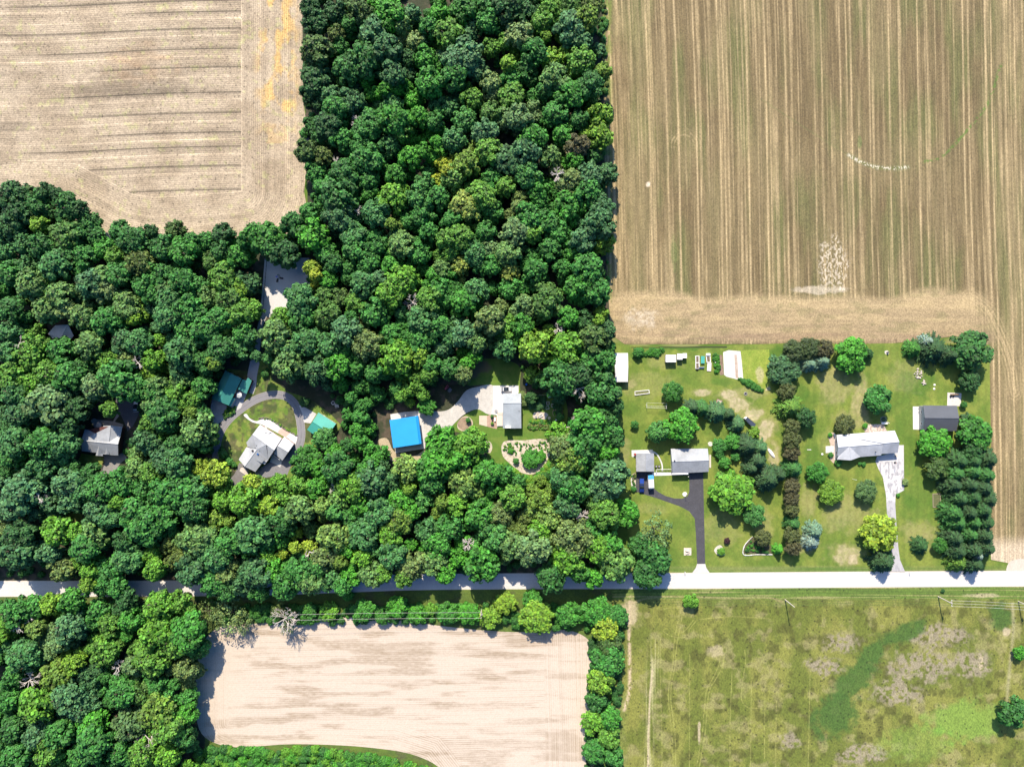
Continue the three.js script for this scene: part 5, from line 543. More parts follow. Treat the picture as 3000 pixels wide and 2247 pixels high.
{ // blue roofed shed on its concrete pad
  const c = mid;
  building('blue_shed', 'large shed with a bright blue metal roof on a concrete pad', 'shed', { eave: withH(c(151, 704, 459, 654, 496, 958, 190, 1004), 3.6), wall: M.greySide, roof: M.blueRoof, over: 0.3, openings: false, slopes: [withH(c(150, 703, 433, 660, 472, 962, 190, 1005), 3.6, 4.6, 4.6, 3.6), withH(c(433, 660, 460, 654, 497, 958, 472, 962), 4.6, 3.9, 3.9, 4.6)], ridges: [[[...c(433, 660)[0], 4.6], [...c(472, 962)[0], 4.6]]] });
}
{ // grey house beside the white car
  const c = cropAt(1430, 1110, 8.508);
  building('shingle_house', 'grey shingled house with a white chimney between car and flower garden', 'house', { eave: withH(c(370, 366, 820, 366, 827, 1232, 370, 1234), 3), wall: M.siding, roof: roofing([0.29, 0.33, 0.36], 'shingle', 0.3), over: 0.4, slopes: [withH(c(370, 365, 820, 365, 822, 610, 370, 612), 3.2, 3.2, 4.3, 4.3), withH(c(370, 612, 822, 610, 828, 1232, 370, 1235), 4.3, 4.3, 3, 3)], ridges: [[[...c(370, 611)[0], 4.35], [...c(838, 606)[0], 4.35]]],
    extras: (b, R, o) => { const p = at(...c(500, 1196)[0], 3.7).sub(o); mesh('chimney', [box(2.1, 1.9, 0.72, p.x, p.y, p.z), box(2.3, 0.16, 0.9, p.x, p.y + 1, p.z)], M.white, R); const q = at(...c(297, 1000)[0], 0).sub(o); mesh('deck', box(2.3, 0.5, 5.8, q.x, 0.26, q.z), M.pale, b); for (const z of [-2.85, 2.85]) mesh('deck_rail', [box(2.3, 0.06, 0.06, q.x, 1.4, q.z + z), box(0.08, 0.9, 0.08, q.x - 1.1, 0.95, q.z + z)], M.grey, b); mesh('deck_steps', [box(1.1, 0.18, 1.2, q.x - 1.7, 0.1, q.z - 3.2), box(0.7, 0.36, 1.2, q.x - 1.45, 0.19, q.z - 3.2)], M.grey, b); for (const [x, y] of [[770, 800], [772, 630]]) vent(R, o, ...c(x, y)[0], 3.9, 0.14); } });
}
{ // house hidden in the west wood
  const c = cropAt(210, 1180, 4.325), e = 3.4, r = 5.6;
  building('wood_house', 'grey roofed house with dark red walls hidden in the west wood', 'house', { eave: withH(c(160, 340, 318, 353, 383, 359, 391, 277, 634, 306, 614, 405, 580, 667, 395, 652, 390, 676, 296, 668, 300, 632, 121, 612, 114, 480), e), wall: M.darkred, roof: M.slate, over: 0.45, openings: false,
    slopes: [withH(c(160, 338, 383, 358, 388, 290, 490, 290, 468, 490, 578, 420, 615, 403, 580, 528, 114, 480), e, e, e, r - 0.2, r - 0.3, e + 0.5, e, r, r), withH(c(490, 289, 635, 305, 615, 404, 468, 490), r - 0.2, e, e, r - 0.25), withH(c(114, 480, 580, 528, 582, 668, 390, 651, 300, 632, 120, 612), r, r, e, e, e, e), withH(c(340, 540, 296, 669, 326, 672), r - 0.6, e, e + 1), withH(c(340, 540, 326, 672, 391, 676, 384, 640), r - 0.6, e + 1, e, e + 0.2), withH(c(438, 555, 418, 652, 432, 654), r - 0.8, e + 0.3, e + 0.9), withH(c(438, 555, 432, 654, 472, 656), r - 0.8, e + 0.9, e + 0.3)],
    ridges: [[[...c(114, 480)[0], r], [...c(580, 528)[0], r]], [[...c(490, 289)[0], r - 0.2], [...c(468, 490)[0], r - 0.25]]],
    extras: (b, R, o) => { vent(R, o, ...c(425, 385)[0], 5.1, 0.14); for (const [x, y] of [[614, 463], [600, 588]]) { const p = at(...c(x - 4, y)[0], 1.9).sub(o); const w = mesh('window', [box(0.12, 0.12, 1.4, 0, 0.7, 0), box(0.12, 0.12, 1.4, 0, -0.7, 0), box(0.12, 1.28, 0.12, 0, 0, -0.64), box(0.12, 1.28, 0.12, 0, 0, 0.64)], M.white, b); w.position.copy(p); w.position.x = p.x - 0.25; mesh('pane', box(0.05, 1.28, 1.16), M.glass, w); } const g = at(...c(520, 668)[0], 0).sub(o); mesh('garage_door', box(3, 2.1, 0.1, g.x - 0.2, 1.08, g.z - 0.6), M.white, b); } });
}
{ // cabin half hidden among trees
  const h = 3, r = 4.6; building('cabin', 'grey roofed cabin half hidden by crowns in the west wood', 'cabin', { eave: [[139, 977, h], [163, 951, h], [213, 985, h], [199, 1003, h], [153, 991, h]], wall: M.darkred, roof: M.metal, over: 0.3, openings: false, slopes: [[[139, 977, h], [160, 953, h], [198, 951, r], [176, 990, r], [152, 991, h]], [[198, 951, r], [214, 984, h], [199, 1002, h], [176, 990, r]]], ridges: [[[198, 951, r], [176, 990, r]]] });
}
// ---------- vehicles ----------
function wheels(t, pts, r) { for (const [x, z] of pts) { const w = mesh('wheel', new THREE.CylinderGeometry(r, r, 0.22, 16).rotateX(Math.PI / 2), M.rubber, t); w.position.set(x, r, z); mesh('rim', new THREE.CylinderGeometry(r * 0.6, r * 0.6, 0.24, 12).rotateX(Math.PI / 2), M.steel, w); } }
function profile(pts, width, bevel = 0.07) { const s = new THREE.Shape(pts.map(([x, y]) => new THREE.Vector2(x, y))); const g = new THREE.ExtrudeGeometry(s, { depth: width - 2 * bevel, bevelEnabled: true, bevelSize: bevel, bevelThickness: bevel, bevelSegments: 3 }); return g.translate(0, 0, -(width - 2 * bevel) / 2); }
function car(label, px, py, turn, paint, group) {
  const t = thing('parked_car', label, 'car', at(px, py), turn, group), p = std(paint, 0.25, { metalness: 0.1 });
  mesh('body', profile([[-2.15, 0.35], [2.1, 0.35], [2.18, 0.6], [2.05, 0.82], [1.0, 0.95], [-2.1, 0.98], [-2.2, 0.7]], 1.8), p, t);
  mesh('glass', profile([[-1.98, 0.95], [0.98, 0.95], [0.28, 1.42], [-1.6, 1.44]], 1.62, 0.12), M.glass, t); mesh('roof', profile([[-1.72, 1.43], [0.2, 1.42], [0.02, 1.5], [-1.5, 1.52]], 1.46, 0.04), p, t);
  for (const z of [-0.62, 0.62]) { mesh('headlight', box(0.12, 0.14, 0.36, 2.12, 0.7, z), M.steel, t); mesh('tail_light', box(0.1, 0.2, 0.28, -2.2, 0.8, z), M.red, t); mesh('mirror', box(0.16, 0.12, 0.22, 0.7, 1.02, z * 1.58), p, t); }
  wheels(t, [[1.35, 0.82], [1.35, -0.82], [-1.35, 0.82], [-1.35, -0.82]], 0.33); return t;
}
car('white hatchback parked on the pale concrete pad north of the grey shingled house', 1483.5, 1140, 0.03, [0.62, 0.64, 0.66]);
car('pale blue car half under the trees beside the wooded drive', 400, 1191, Math.PI / 2, [0.5, 0.58, 0.66]);
{ // blue pickup
  const t = thing('pickup_truck', 'dark blue pickup parked facing down the asphalt beside the camper', 'pickup truck', at(1879.3, 1421), -Math.PI / 2), p = std([0.012, 0.03, 0.15], 0.22, { metalness: 0.2 });
  mesh('body', profile([[-2.75, 0.45], [2.75, 0.45], [2.82, 0.75], [2.7, 1.02], [1.35, 1.1], [-2.8, 1.12], [-2.85, 0.7]], 1.9), p, t); mesh('cab', profile([[-0.75, 1.08], [1.35, 1.08], [0.62, 1.72], [-0.6, 1.74]], 1.72, 0.12), M.glass, t); mesh('cab_roof', profile([[-0.62, 1.72], [0.6, 1.71], [0.45, 1.8], [-0.5, 1.82]], 1.58, 0.04), p, t); mesh('bed_cover', rbox(1.9, 0.08, 1.66, 0.03, -1.78, 1.2, 0), std([0.02, 0.06, 0.3], 0.4), t); mesh('grille', box(0.08, 0.3, 1.3, 2.85, 0.82, 0), M.dark, t);
  for (const z of [-0.7, 0.7]) { mesh('headlight', box(0.1, 0.18, 0.36, 2.82, 0.86, z), M.steel, t); mesh('tail_light', box(0.08, 0.34, 0.16, -2.86, 0.85, z * 1.2), M.red, t); mesh('mirror', box(0.16, 0.16, 0.24, 0.95, 1.2, z * 1.5), M.dark, t); }
  wheels(t, [[1.75, 0.86], [1.75, -0.86], [-1.75, 0.86], [-1.75, -0.86]], 0.4);
}
{ // camper trailer
  const t = thing('camper_trailer', 'white camper trailer with a blue tarp over its rear, on the asphalt', 'camper', at(1904.5, 1410), -Math.PI / 2 + 0.06), s = std([0.72, 0.72, 0.72], 0.35);
  mesh('body', profile([[-2.6, 0.55], [2.4, 0.55], [2.75, 1.1], [2.75, 2.3], [2.3, 2.75], [-2.6, 2.75]], 2.2, 0.1), s, t); mesh('tarp', rbox(1.5, 0.1, 2.3, 0.04, -1.95, 2.84, 0), std([0.06, 0.32, 0.62], 0.7), t); mesh('tarp_flap', box(0.08, 1.5, 2.1, -2.76, 2.05, 0), std([0.06, 0.32, 0.62], 0.7), t); mesh('roof_vent', rbox(0.45, 0.12, 0.45, 0.04, 0.3, 2.82, 0), M.trim, t); mesh('roof_vent', rbox(0.4, 0.1, 0.3, 0.04, -0.7, 2.82, 0.4), M.trim, t);
  for (const z of [-0.75, 0.75]) mesh('corner_window', box(0.5, 0.5, 0.3, 2.45, 2.1, z * 1.05), M.glass, t); for (const z of [-1.1, 1.1]) { const w = mesh('window', box(1.2, 0.6, 0.06, 0.4, 1.8, z), M.trim, t); mesh('pane', box(1.05, 0.48, 0.08, 0.4, 1.8, z), M.glass, w); } mesh('door', box(0.7, 1.7, 0.05, -1, 1.5, 1.11), M.trim, t); mesh('tow_bar', [bar(V(2.6, 0.55, 0.8), V(3.6, 0.5, 0), 0.06), bar(V(2.6, 0.55, -0.8), V(3.6, 0.5, 0), 0.06), cyl(0.18, 0.18, 0.5, 2.95, 0.8, 0)], M.steel, t); wheels(t, [[-0.4, 1.0], [-0.4, -1.0]], 0.34);
}
{ // garden tractor and cart
  const t = thing('garden_tractor', 'red garden tractor standing in the shade at the edge of the wood', 'tractor', at(1309, 1135), -2.27 + Math.PI), r = std([0.3, 0.03, 0.07], 0.4);
  mesh('hood', rbox(1.2, 0.55, 0.8, 0.12, -0.5, 0.75, 0), r, t); mesh('body', rbox(1.0, 0.3, 1.2, 0.1, 0.5, 0.6, 0), r, t); mesh('seat', rbox(0.5, 0.5, 0.5, 0.1, 0.5, 0.95, 0), M.dark, t); mesh('steering_wheel', new THREE.TorusGeometry(0.2, 0.03, 6, 14).rotateX(1.2).translate(0, 1.15, 0), M.dark, t); wheels(t, [[-0.8, 0.5], [-0.8, -0.5]], 0.25); wheels(t, [[0.6, 0.6], [0.6, -0.6]], 0.4);
  const c = thing('utility_cart', 'blue grey box cart behind the red garden tractor', 'cart', at(1318, 1143), -2.27 + Math.PI), g = std([0.09, 0.12, 0.15], 0.6); mesh('tray', [box(1.7, 0.08, 1.3, 0, 0.5, 0), box(1.7, 0.4, 0.06, 0, 0.72, 0.65), box(1.7, 0.4, 0.06, 0, 0.72, -0.65), box(0.06, 0.4, 1.24, 0.82, 0.72, 0), box(0.06, 0.4, 1.24, -0.82, 0.72, 0)], g, c); mesh('drawbar', bar(V(-0.85, 0.45, 0), V(-1.2, 0.4, 0), 0.05), M.steel, c); wheels(c, [[0, 0.74], [0, -0.74]], 0.27);
}
{ const t = thing('ride_on_mower', 'small red mower beside the west wall of the gabled garage', 'mower', at(1860.5, 1333.5), Math.PI / 2); mesh('hood', rbox(0.8, 0.4, 0.6, 0.1, 0.4, 0.6, 0), M.red, t); mesh('deck', rbox(1.1, 0.2, 1, 0.08, -0.1, 0.3, 0), M.grey, t); mesh('seat', rbox(0.45, 0.45, 0.45, 0.1, -0.3, 0.75, 0), M.dark, t); wheels(t, [[0.55, 0.4], [0.55, -0.4], [-0.55, 0.45], [-0.55, -0.45]], 0.24); }
// ---------- yard things ----------
function frameBox(name, label, category, pts, h, t, mat, fill, group) { // a low bed or box edged with boards; corners as pixels
  const P = pts.map((p) => at(p[0], p[1])), o = V(0, 0, 0); P.forEach((p) => o.add(p)); o.divideScalar(P.length); const b = thing(name, label, category, o, 0, group);
  P.forEach((p, i) => { const q = P[(i + 1) % P.length], d = V().subVectors(q, p), l = d.length(), m = p.clone().add(q).multiplyScalar(0.5).sub(o); const k = mesh('board', box(l - (i % 2 ? t * 1.04 : -t), h, t), mat, b); k.position.set(m.x, h / 2 + 0.03, m.z); k.rotation.y = -Math.atan2(d.z, d.x); });
  mesh('fill', slab(P.map((p) => V(p.x, h * 0.7, p.z)), h * 0.6, o), fill, b); return b;
}
frameBox('raised_bed', 'long white framed planter on the lawn south of the white metal shed', 'raised bed', [[1860, 1147], [1901, 1142.5], [1902.5, 1152], [1860.5, 1157.5]], 0.4, 0.24, M.trim, grained([0.13, 0.14, 0.05], 0.6, 'weedy', 2));
frameBox('sandbox', 'brown wooden sandbox turned at an angle beside the conifers', 'sandbox', [[2102, 1168.5], [2117, 1174], [2112.5, 1184.5], [2098, 1180]], 0.3, 0.26, M.wood, grained([0.42, 0.35, 0.29], 0.2, 'sand', 2));
frameBox('raised_bed', 'small timber edged garden bed on the lawn near the conifer block', 'raised bed', [[2733.5, 1447], [2755, 1446], [2757, 1485], [2734.5, 1486]], 0.25, 0.24, grained([0.24, 0.2, 0.14], 0.3, 'sleeper', 2), grained([0.09, 0.1, 0.04], 0.6, 'plot', 2));
{ // raised beds and stored lumber in the vegetable yard
  const c = cropAt(2020, 1020, 7.061), soil = grained([0.12, 0.09, 0.06], 0.6, 'bedsoil', 2), W = M.trim;
  frameBox('raised_bed', 'long white framed bed with slots, westmost in the vegetable yard', 'raised bed', c(128, 165, 196, 165, 196, 300, 130, 300), 0.45, 0.3, W, soil, 'white framed vegetable beds'); frameBox('raised_bed', 'white framed bed below the westmost one in the vegetable yard', 'raised bed', c(130, 308, 198, 308, 200, 420, 130, 420), 0.45, 0.3, W, soil, 'white framed vegetable beds'); frameBox('raised_bed', 'narrow white framed bed under a small white cover in the vegetable yard', 'raised bed', c(345, 165, 425, 165, 432, 290, 362, 295), 0.45, 0.3, W, soil, 'white framed vegetable beds');
  const tb = thing('work_table', 'teal topped table among the white framed vegetable beds', 'table', at(...c(268, 242)[0])); mesh('table_top', box(1.55, 0.06, 3.05, 0, 0.82, 0), M.teal, tb); for (const x of [-0.65, 0.65]) for (const z of [-1.3, 1.3]) mesh('leg', box(0.09, 0.76, 0.09, x, 0.41, z), M.pale, tb);
  const cv = thing('bed_cover', 'small white box cover at the top of the vegetable yard', 'cover', at(...c(382, 130)[0])); mesh('lid', rbox(1.8, 0.1, 0.85, 0.04, 0, 0.75, 0), M.white, cv); mesh('side', [box(1.7, 0.6, 0.06, 0, 0.34, 0.36), box(1.7, 0.6, 0.06, 0, 0.34, -0.36), box(0.06, 0.6, 0.66, 0.82, 0.34, 0), box(0.06, 0.6, 0.66, -0.82, 0.34, 0)], M.trim, cv);
  const bt = thing('bed_tarp', 'pale pink sheet over the east bed of the vegetable yard', 'tarp', at(...c(410, 390)[0])); mesh('sheet', rbox(1.75, 0.32, 3.6, 0.12, 0, 0.18, 0, -0.06), std([0.6, 0.52, 0.53], 0.8), bt);
  const br = thing('bench', 'white bench across the south of the vegetable yard', 'bench', at(...c(245, 405)[0])); mesh('seat', box(2.2, 0.08, 0.6, 0, 0.5, 0), M.trim, br); mesh('backrest', box(2.2, 0.5, 0.08, 0, 0.85, -0.32), M.trim, br); for (const x of [-0.95, 0.95]) mesh('leg', box(0.1, 0.45, 0.5, x, 0.25, 0), M.pale, br);
  const tk = thing('water_trough', 'dark trough at the southwest corner of the vegetable yard', 'trough', at(...c(160, 432)[0])); mesh('tub', [box(1.0, 0.06, 0.7, 0, 0.06, 0), box(1.0, 0.5, 0.06, 0, 0.3, 0.35), box(1.0, 0.5, 0.06, 0, 0.3, -0.35), box(0.06, 0.5, 0.64, 0.47, 0.3, 0), box(0.06, 0.5, 0.64, -0.47, 0.3, 0)], M.dark, tk);
  const bd = thing('bed_edging', 'white board edging along the green crop row', 'edging', at(...c(535, 270)[0])); mesh('board', box(0.2, 0.3, 4.6, 0, 0.16, 0), M.trim, bd); mesh('board', box(0.9, 0.3, 0.2, 0.55, 0.16, -2.4), M.trim, bd);
}
function fireRing(label, px, py, r, mat, fill) { const t = thing('stone_ring', label, 'stone ring', at(px, py)); const g = new THREE.DodecahedronGeometry(0.2, 0), n = Math.max(10, Math.round(r * 14)); for (let i = 0; i < n; i++) { const a = i / n * 6.283, s = mesh('stone', g, mat, t); s.position.set(Math.cos(a) * r, 0.17, Math.sin(a) * r); s.scale.set(rr(0.8, 1.2), rr(0.7, 1), rr(0.8, 1.2)); s.rotation.y = rr(0, 3); } mesh('fill', cyl(r * 0.92, r * 0.92, 0.1, 0, 0.13, 0, 20), fill, t); return t; }
fireRing('dark stone fire ring on the dry lawn below the bright plot', 2185, 1153.5, 0.6, M.grey, M.dark); fireRing('white stone ring on the grass east of the west house', 2081.5, 1300.6, 0.82, M.white, M.pale); fireRing('white stone ring with the lamp at the bend of the asphalt drive', 2006.7, 1447.8, 0.82, M.white, M.white); fireRing('pale ring beside the picnic table north of the teal garage', 975.3, 1180.5, 0.66, M.trim, M.dark);
{ const t = thing('lamp_post', 'lamp post standing in the white stone ring at the drive bend', 'lamp post', at(2006.7, 1448.5)); mesh('post', cyl(0.05, 0.07, 2, 0, 1.2, 0), M.dark, t); const l = mesh('lantern', [cyl(0.16, 0.11, 0.34, 0, 2.38, 0, 6)], M.trim, t); mesh('cap', new THREE.ConeGeometry(0.22, 0.16, 6).translate(0, 2.63, 0), M.dark, t); }
{ const t = thing('lamp_post', 'lamp post on the small front lawn of the west house', 'lamp post', at(2014, 1394.5)); mesh('post', cyl(0.05, 0.07, 1.8, 0, 0.95, 0), M.dark, t); mesh('lantern', cyl(0.15, 0.11, 0.34, 0, 2, 0, 6), M.white, t); }
{ // clothesline
  const a = at(1892.5, 1187), b = at(1950, 1189), t = thing('clothesline', 'clothesline with T-shaped posts west of the dense bush tree', 'clothesline', a), d = b.clone().sub(a); for (const p of [V(0, 0, 0), d]) mesh('post', [bar(p.clone(), p.clone().add(V(0, 2.2, 0)), 0.07), bar(p.clone().add(V(0, 2.2, -1.1)), p.clone().add(V(0, 2.2, 1.1)), 0.06)], M.trim, t); for (const z of [-1.05, 0.1, 0.7, 1.05]) mesh('wire', bar(V(0, 2.22, z), d.clone().add(V(0, 2.22, z)), 0.03, 4), M.trim, t);
}
{ const t = thing('boat', 'white upturned boat on bare ground beside the conifer clump', 'boat', at(2260.5, 1328), -0.95), s = new THREE.SphereGeometry(1, 20, 10, 0, 6.283, 0, Math.PI / 2); s.scale(2.3, 0.55, 0.72); mesh('hull', s.translate(0, 0.12, 0), M.white, t); mesh('gunwale', new THREE.TorusGeometry(1, 0.03, 6, 28).rotateX(Math.PI / 2).scale(2.3, 1, 0.72).translate(0, 0.13, 0), M.trim, t); mesh('keel', box(3.4, 0.06, 0.05, 0, 0.66, 0), M.trim, t); }
for (const [x, l] of [[1922, 'west one of two dark cooling units behind the gabled garage'], [1930.5, 'east one of two dark cooling units behind the gabled garage']]) { const t = thing('cooling_unit', l, 'air conditioner', at(x, 1366), 0, 'cooling units behind the garage'); mesh('casing', rbox(0.9, 0.8, 0.9, 0.05, 0, 0.42, 0), M.dark, t); mesh('fan_grille', cyl(0.36, 0.36, 0.05, 0, 0.84, 0, 18), M.grey, t); }
function fence(name, label, pts, h, mat, step = 2.4, rails = 2) { const P = pts.map((p) => at(p[0], p[1])), o = P[0].clone(), t = thing(name, label, 'fence', o); for (let i = 0; i + 1 < P.length; i++) { const a = P[i].clone().sub(o), b = P[i + 1].clone().sub(o), l = a.distanceTo(b), n = Math.max(1, Math.round(l / step)); for (let k = i ? 1 : 0; k <= n; k++) { const q = a.clone().lerp(b, k / n); mesh('post', box(0.13, h, 0.13, q.x, h / 2 + 0.02, q.z), mat, t); } for (let r = 0; r < rails; r++) { const y = h * (0.92 - r * 0.42), u = a.clone().lerp(b, 0.002), v = a.clone().lerp(b, 0.998); u.y = v.y = y; mesh('rail', bar(u, v, 0.05, 4), mat, t); } } return t; }
const g1 = cropAt(1430, 1110, 8.508);
fence('garden_fence', 'dark rail fence along the south and east of the flower garden', g1(985, 1180, 985, 1160, 1845, 1156, 1845, 540), 1.2, M.wood); fence('garden_fence', 'thin rail fence along the north of the flower garden', g1(1030, 405, 1600, 402), 1.1, M.pale); fence('porch_railing', 'white railing between the gabled garage and the west house', [[1923, 1383.5], [1923, 1375], [1967, 1374.5]], 1, M.white, 1.2); fence('side_railing', 'brown handrail at the west corner of the gabled garage', [[1864, 1381], [1854, 1391]], 1, M.wood, 1.2); fence('drive_railing', 'dark timber edge along the parking below the wood house', hw(405, 735, 370, 860, 330, 890), 0.9, M.wood, 1.4);
{ // flower garden furniture
  const planter = (label, cx, cy, s, turn) => { const t = thing('planter_box', label, 'planter', at(...g1(cx, cy)[0]), turn, 'square garden planters'), d = s / 2; mesh('frame', [box(s, 0.5, 0.1, 0, 0.26, d), box(s, 0.5, 0.1, 0, 0.26, -d), box(0.1, 0.5, s - 0.12, d, 0.26, 0), box(0.1, 0.5, s - 0.12, -d, 0.26, 0)], M.trim, t); mesh('soil', box(s - 0.14, 0.36, s - 0.14, 0, 0.2, 0), grained([0.14, 0.15, 0.06], 0.6, 'plantsoil', 2), t); return t; };
  planter('square white planter with a dark middle, top of the planter cluster', 1490, 606, 1.2, 0.1); planter('square planter with leafy plants, bottom of the planter cluster', 1478, 718, 1.25, 0.4); planter('square pale planter east in the planter cluster', 1610, 665, 1.2, -0.05);
  beds('planter_plants', 'leafy plants filling the lowest square planter', 'plants', g1(1440, 680, 1520, 680, 1520, 755, 1440, 755), 10, 0.3, 0.45, ['gb']);
  { const t = thing('oval_planter', 'oval timber edged planter near the east garden fence', 'planter', at(...g1(1660, 845)[0])); const g = new THREE.TorusGeometry(1, 0.12, 8, 28).rotateX(Math.PI / 2).scale(0.85, 1.6, 1.35); mesh('rim', g.translate(0, 0.24, 0), grained([0.4, 0.29, 0.17], 0.2, 'log', 2), t); mesh('soil', cyl(0.8, 0.8, 0.26, 0, 0.15, 0, 20).scale(1, 1, 1.6), grained([0.1, 0.09, 0.05], 0.5, 'ovalsoil', 2), t); }
  beds('oval_plants', 'green plants in the oval planter', 'plants', g1(1625, 790, 1690, 790, 1690, 900, 1625, 900), 9, 0.3, 0.5, ['g', 'y']);
  { const t = thing('garden_hutch', 'small white hutch at the north of the flower garden', 'hutch', at(...g1(1520, 438)[0])); mesh('body', rbox(0.9, 0.8, 0.75, 0.03, 0, 0.45, 0), M.pale, t); mesh('lid', rbox(1, 0.08, 0.9, 0.03, 0, 0.92, 0), M.white, t); mesh('door', box(0.5, 0.5, 0.04, 0, 0.45, 0.39), M.trim, t); }
  { const t = thing('stone_block', 'tan square block beside the pebble terrace of the flower garden', 'stone block', at(...g1(1525, 975)[0]), 0.4); mesh('block', rbox(1.15, 0.45, 1.05, 0.08, 0, 0.24, 0), grained([0.47, 0.4, 0.26], 0.2, 'tan', 2), t); }
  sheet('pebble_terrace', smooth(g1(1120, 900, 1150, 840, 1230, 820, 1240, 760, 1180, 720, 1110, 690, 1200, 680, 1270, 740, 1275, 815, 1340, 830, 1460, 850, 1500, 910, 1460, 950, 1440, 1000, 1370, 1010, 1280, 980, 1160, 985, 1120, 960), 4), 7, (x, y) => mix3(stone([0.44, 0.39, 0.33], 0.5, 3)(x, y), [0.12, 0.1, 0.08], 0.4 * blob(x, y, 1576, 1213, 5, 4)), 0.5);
  { const t = thing('garden_bench', 'white slatted bench on the pebble terrace', 'bench', at(...g1(1312, 925)[0]), 0.52); for (let i = 0; i < 5; i++) mesh('slat', box(1.9, 0.05, 0.13, 0, 0.46, -0.36 + i * 0.18), M.white, t); for (let i = 0; i < 3; i++) mesh('back_slat', box(1.9, 0.11, 0.05, 0, 0.6 + i * 0.16, -0.52), M.white, t); for (const x of [-0.85, 0.85]) for (const z of [-0.38, 0.38]) mesh('leg', box(0.08, 0.42, 0.08, x, 0.22, z), M.trim, t); }
  { const t = thing('garden_table', 'round dark table at the west of the pebble terrace', 'table', at(...g1(1195, 945)[0])); mesh('table_top', cyl(0.42, 0.42, 0.05, 0, 0.72, 0, 22), M.grey, t); mesh('pedestal', cyl(0.05, 0.2, 0.68, 0, 0.36, 0), M.dark, t); }
  { const t = thing('bird_bath', 'pale round bird bath in the southeast of the flower garden', 'bird bath', at(...g1(1690, 1022)[0])); mesh('pedestal', cyl(0.1, 0.18, 0.7, 0, 0.37, 0), M.trim, t); mesh('basin', new THREE.LatheGeometry([[0.05, 0], [0.32, 0.08], [0.36, 0.16], [0.3, 0.14], [0.05, 0.06]].map(([x, y]) => new THREE.Vector2(x, y)), 20).translate(0, 0.72, 0), M.trim, t); }
  { const t = thing('barrel', 'bright blue barrel on the shaded grass north of the flower garden', 'barrel', at(...g1(955, 137)[0])); mesh('drum', new THREE.LatheGeometry([[0, 0], [0.36, 0], [0.42, 0.3], [0.42, 0.65], [0.36, 0.95], [0, 0.95]].map(([x, y]) => new THREE.Vector2(x, y)), 18).translate(0, 0.02, 0), std([0.02, 0.2, 0.75], 0.45), t); mesh('rim', new THREE.TorusGeometry(0.36, 0.03, 6, 18).rotateX(Math.PI / 2).translate(0, 0.98, 0), std([0.02, 0.2, 0.75], 0.45), t); }
  { const t = thing('patio_chair', 'dark patio chair on the brick paving west of the grey shingled house', 'chair', at(...g1(105, 1010)[0]), 0.2); mesh('seat', rbox(0.75, 0.1, 1.4, 0.04, 0, 0.42, 0), M.dark, t); mesh('backrest', rbox(0.75, 0.5, 0.1, 0.04, 0, 0.68, -0.72), M.dark, t); for (const x of [-0.32, 0.32]) for (const z of [-0.6, 0.6]) mesh('leg', box(0.06, 0.36, 0.06, x, 0.2, z), M.steel, t); }
  { const t = thing('patio_table', 'white table beside the dark patio chair', 'table', at(...g1(170, 1010)[0])); mesh('table_top', rbox(0.65, 0.05, 1.5, 0.02, 0, 0.7, 0), M.white, t); for (const x of [-0.26, 0.26]) for (const z of [-0.65, 0.65]) mesh('leg', box(0.06, 0.66, 0.06, x, 0.35, z), M.trim, t); }
  { const t = thing('flower_tub', 'planted tub at the north end of the brick paving', 'flower tub', at(...g1(100, 930)[0])); mesh('tub', new THREE.CylinderGeometry(0.42, 0.34, 0.5, 16).translate(0, 0.27, 0), M.brick, t); mesh('plant', CROWN.low[0], leaves('gb'), t).scale.set(0.75, 0.6, 0.75); t.children[1].position.y = 0.6; }
  { const t = thing('flower_tub', 'planted tub at the south end of the brick paving', 'flower tub', at(...g1(105, 1110)[0])); mesh('tub', new THREE.CylinderGeometry(0.42, 0.34, 0.5, 16).translate(0, 0.27, 0), M.brick, t); mesh('plant', CROWN.low[0], leaves('yg'), t).scale.set(0.7, 0.6, 0.7); t.children[1].position.y = 0.6; }
}
function umbrella(label, px, py, r, n, mat, h = 2.5) { const t = thing('patio_umbrella', label, 'umbrella', at(px, py, h).setY(0), 0.1); mesh('pole', cyl(0.03, 0.03, h, 0, h / 2, 0), M.pale, t); mesh('base', cyl(0.3, 0.34, 0.1, 0, 0.08, 0), M.dark, t); mesh('canopy', new THREE.ConeGeometry(r, 0.55, n, 1, true).translate(0, h - 0.2, 0), new THREE.MeshStandardMaterial({ color: mat, roughness: 0.8, side: THREE.DoubleSide }), t); for (let i = 0; i < n; i++) { const a = i / n * 6.283; mesh('rib', bar(V(0, h + 0.08, 0), V(Math.sin(a) * r * 0.99, h - 0.46, Math.cos(a) * r * 0.99), 0.02, 4), M.pale, t); } }
umbrella('pale six sided umbrella on the patio of the teal barn', 698, 1157.2, 1.32, 6, new THREE.Color().setRGB(0.5, 0.54, 0.54)); umbrella('beige eight sided umbrella on the terrace of the wood house', 285, 1246.5, 1.35, 8, new THREE.Color().setRGB(0.4, 0.37, 0.33));
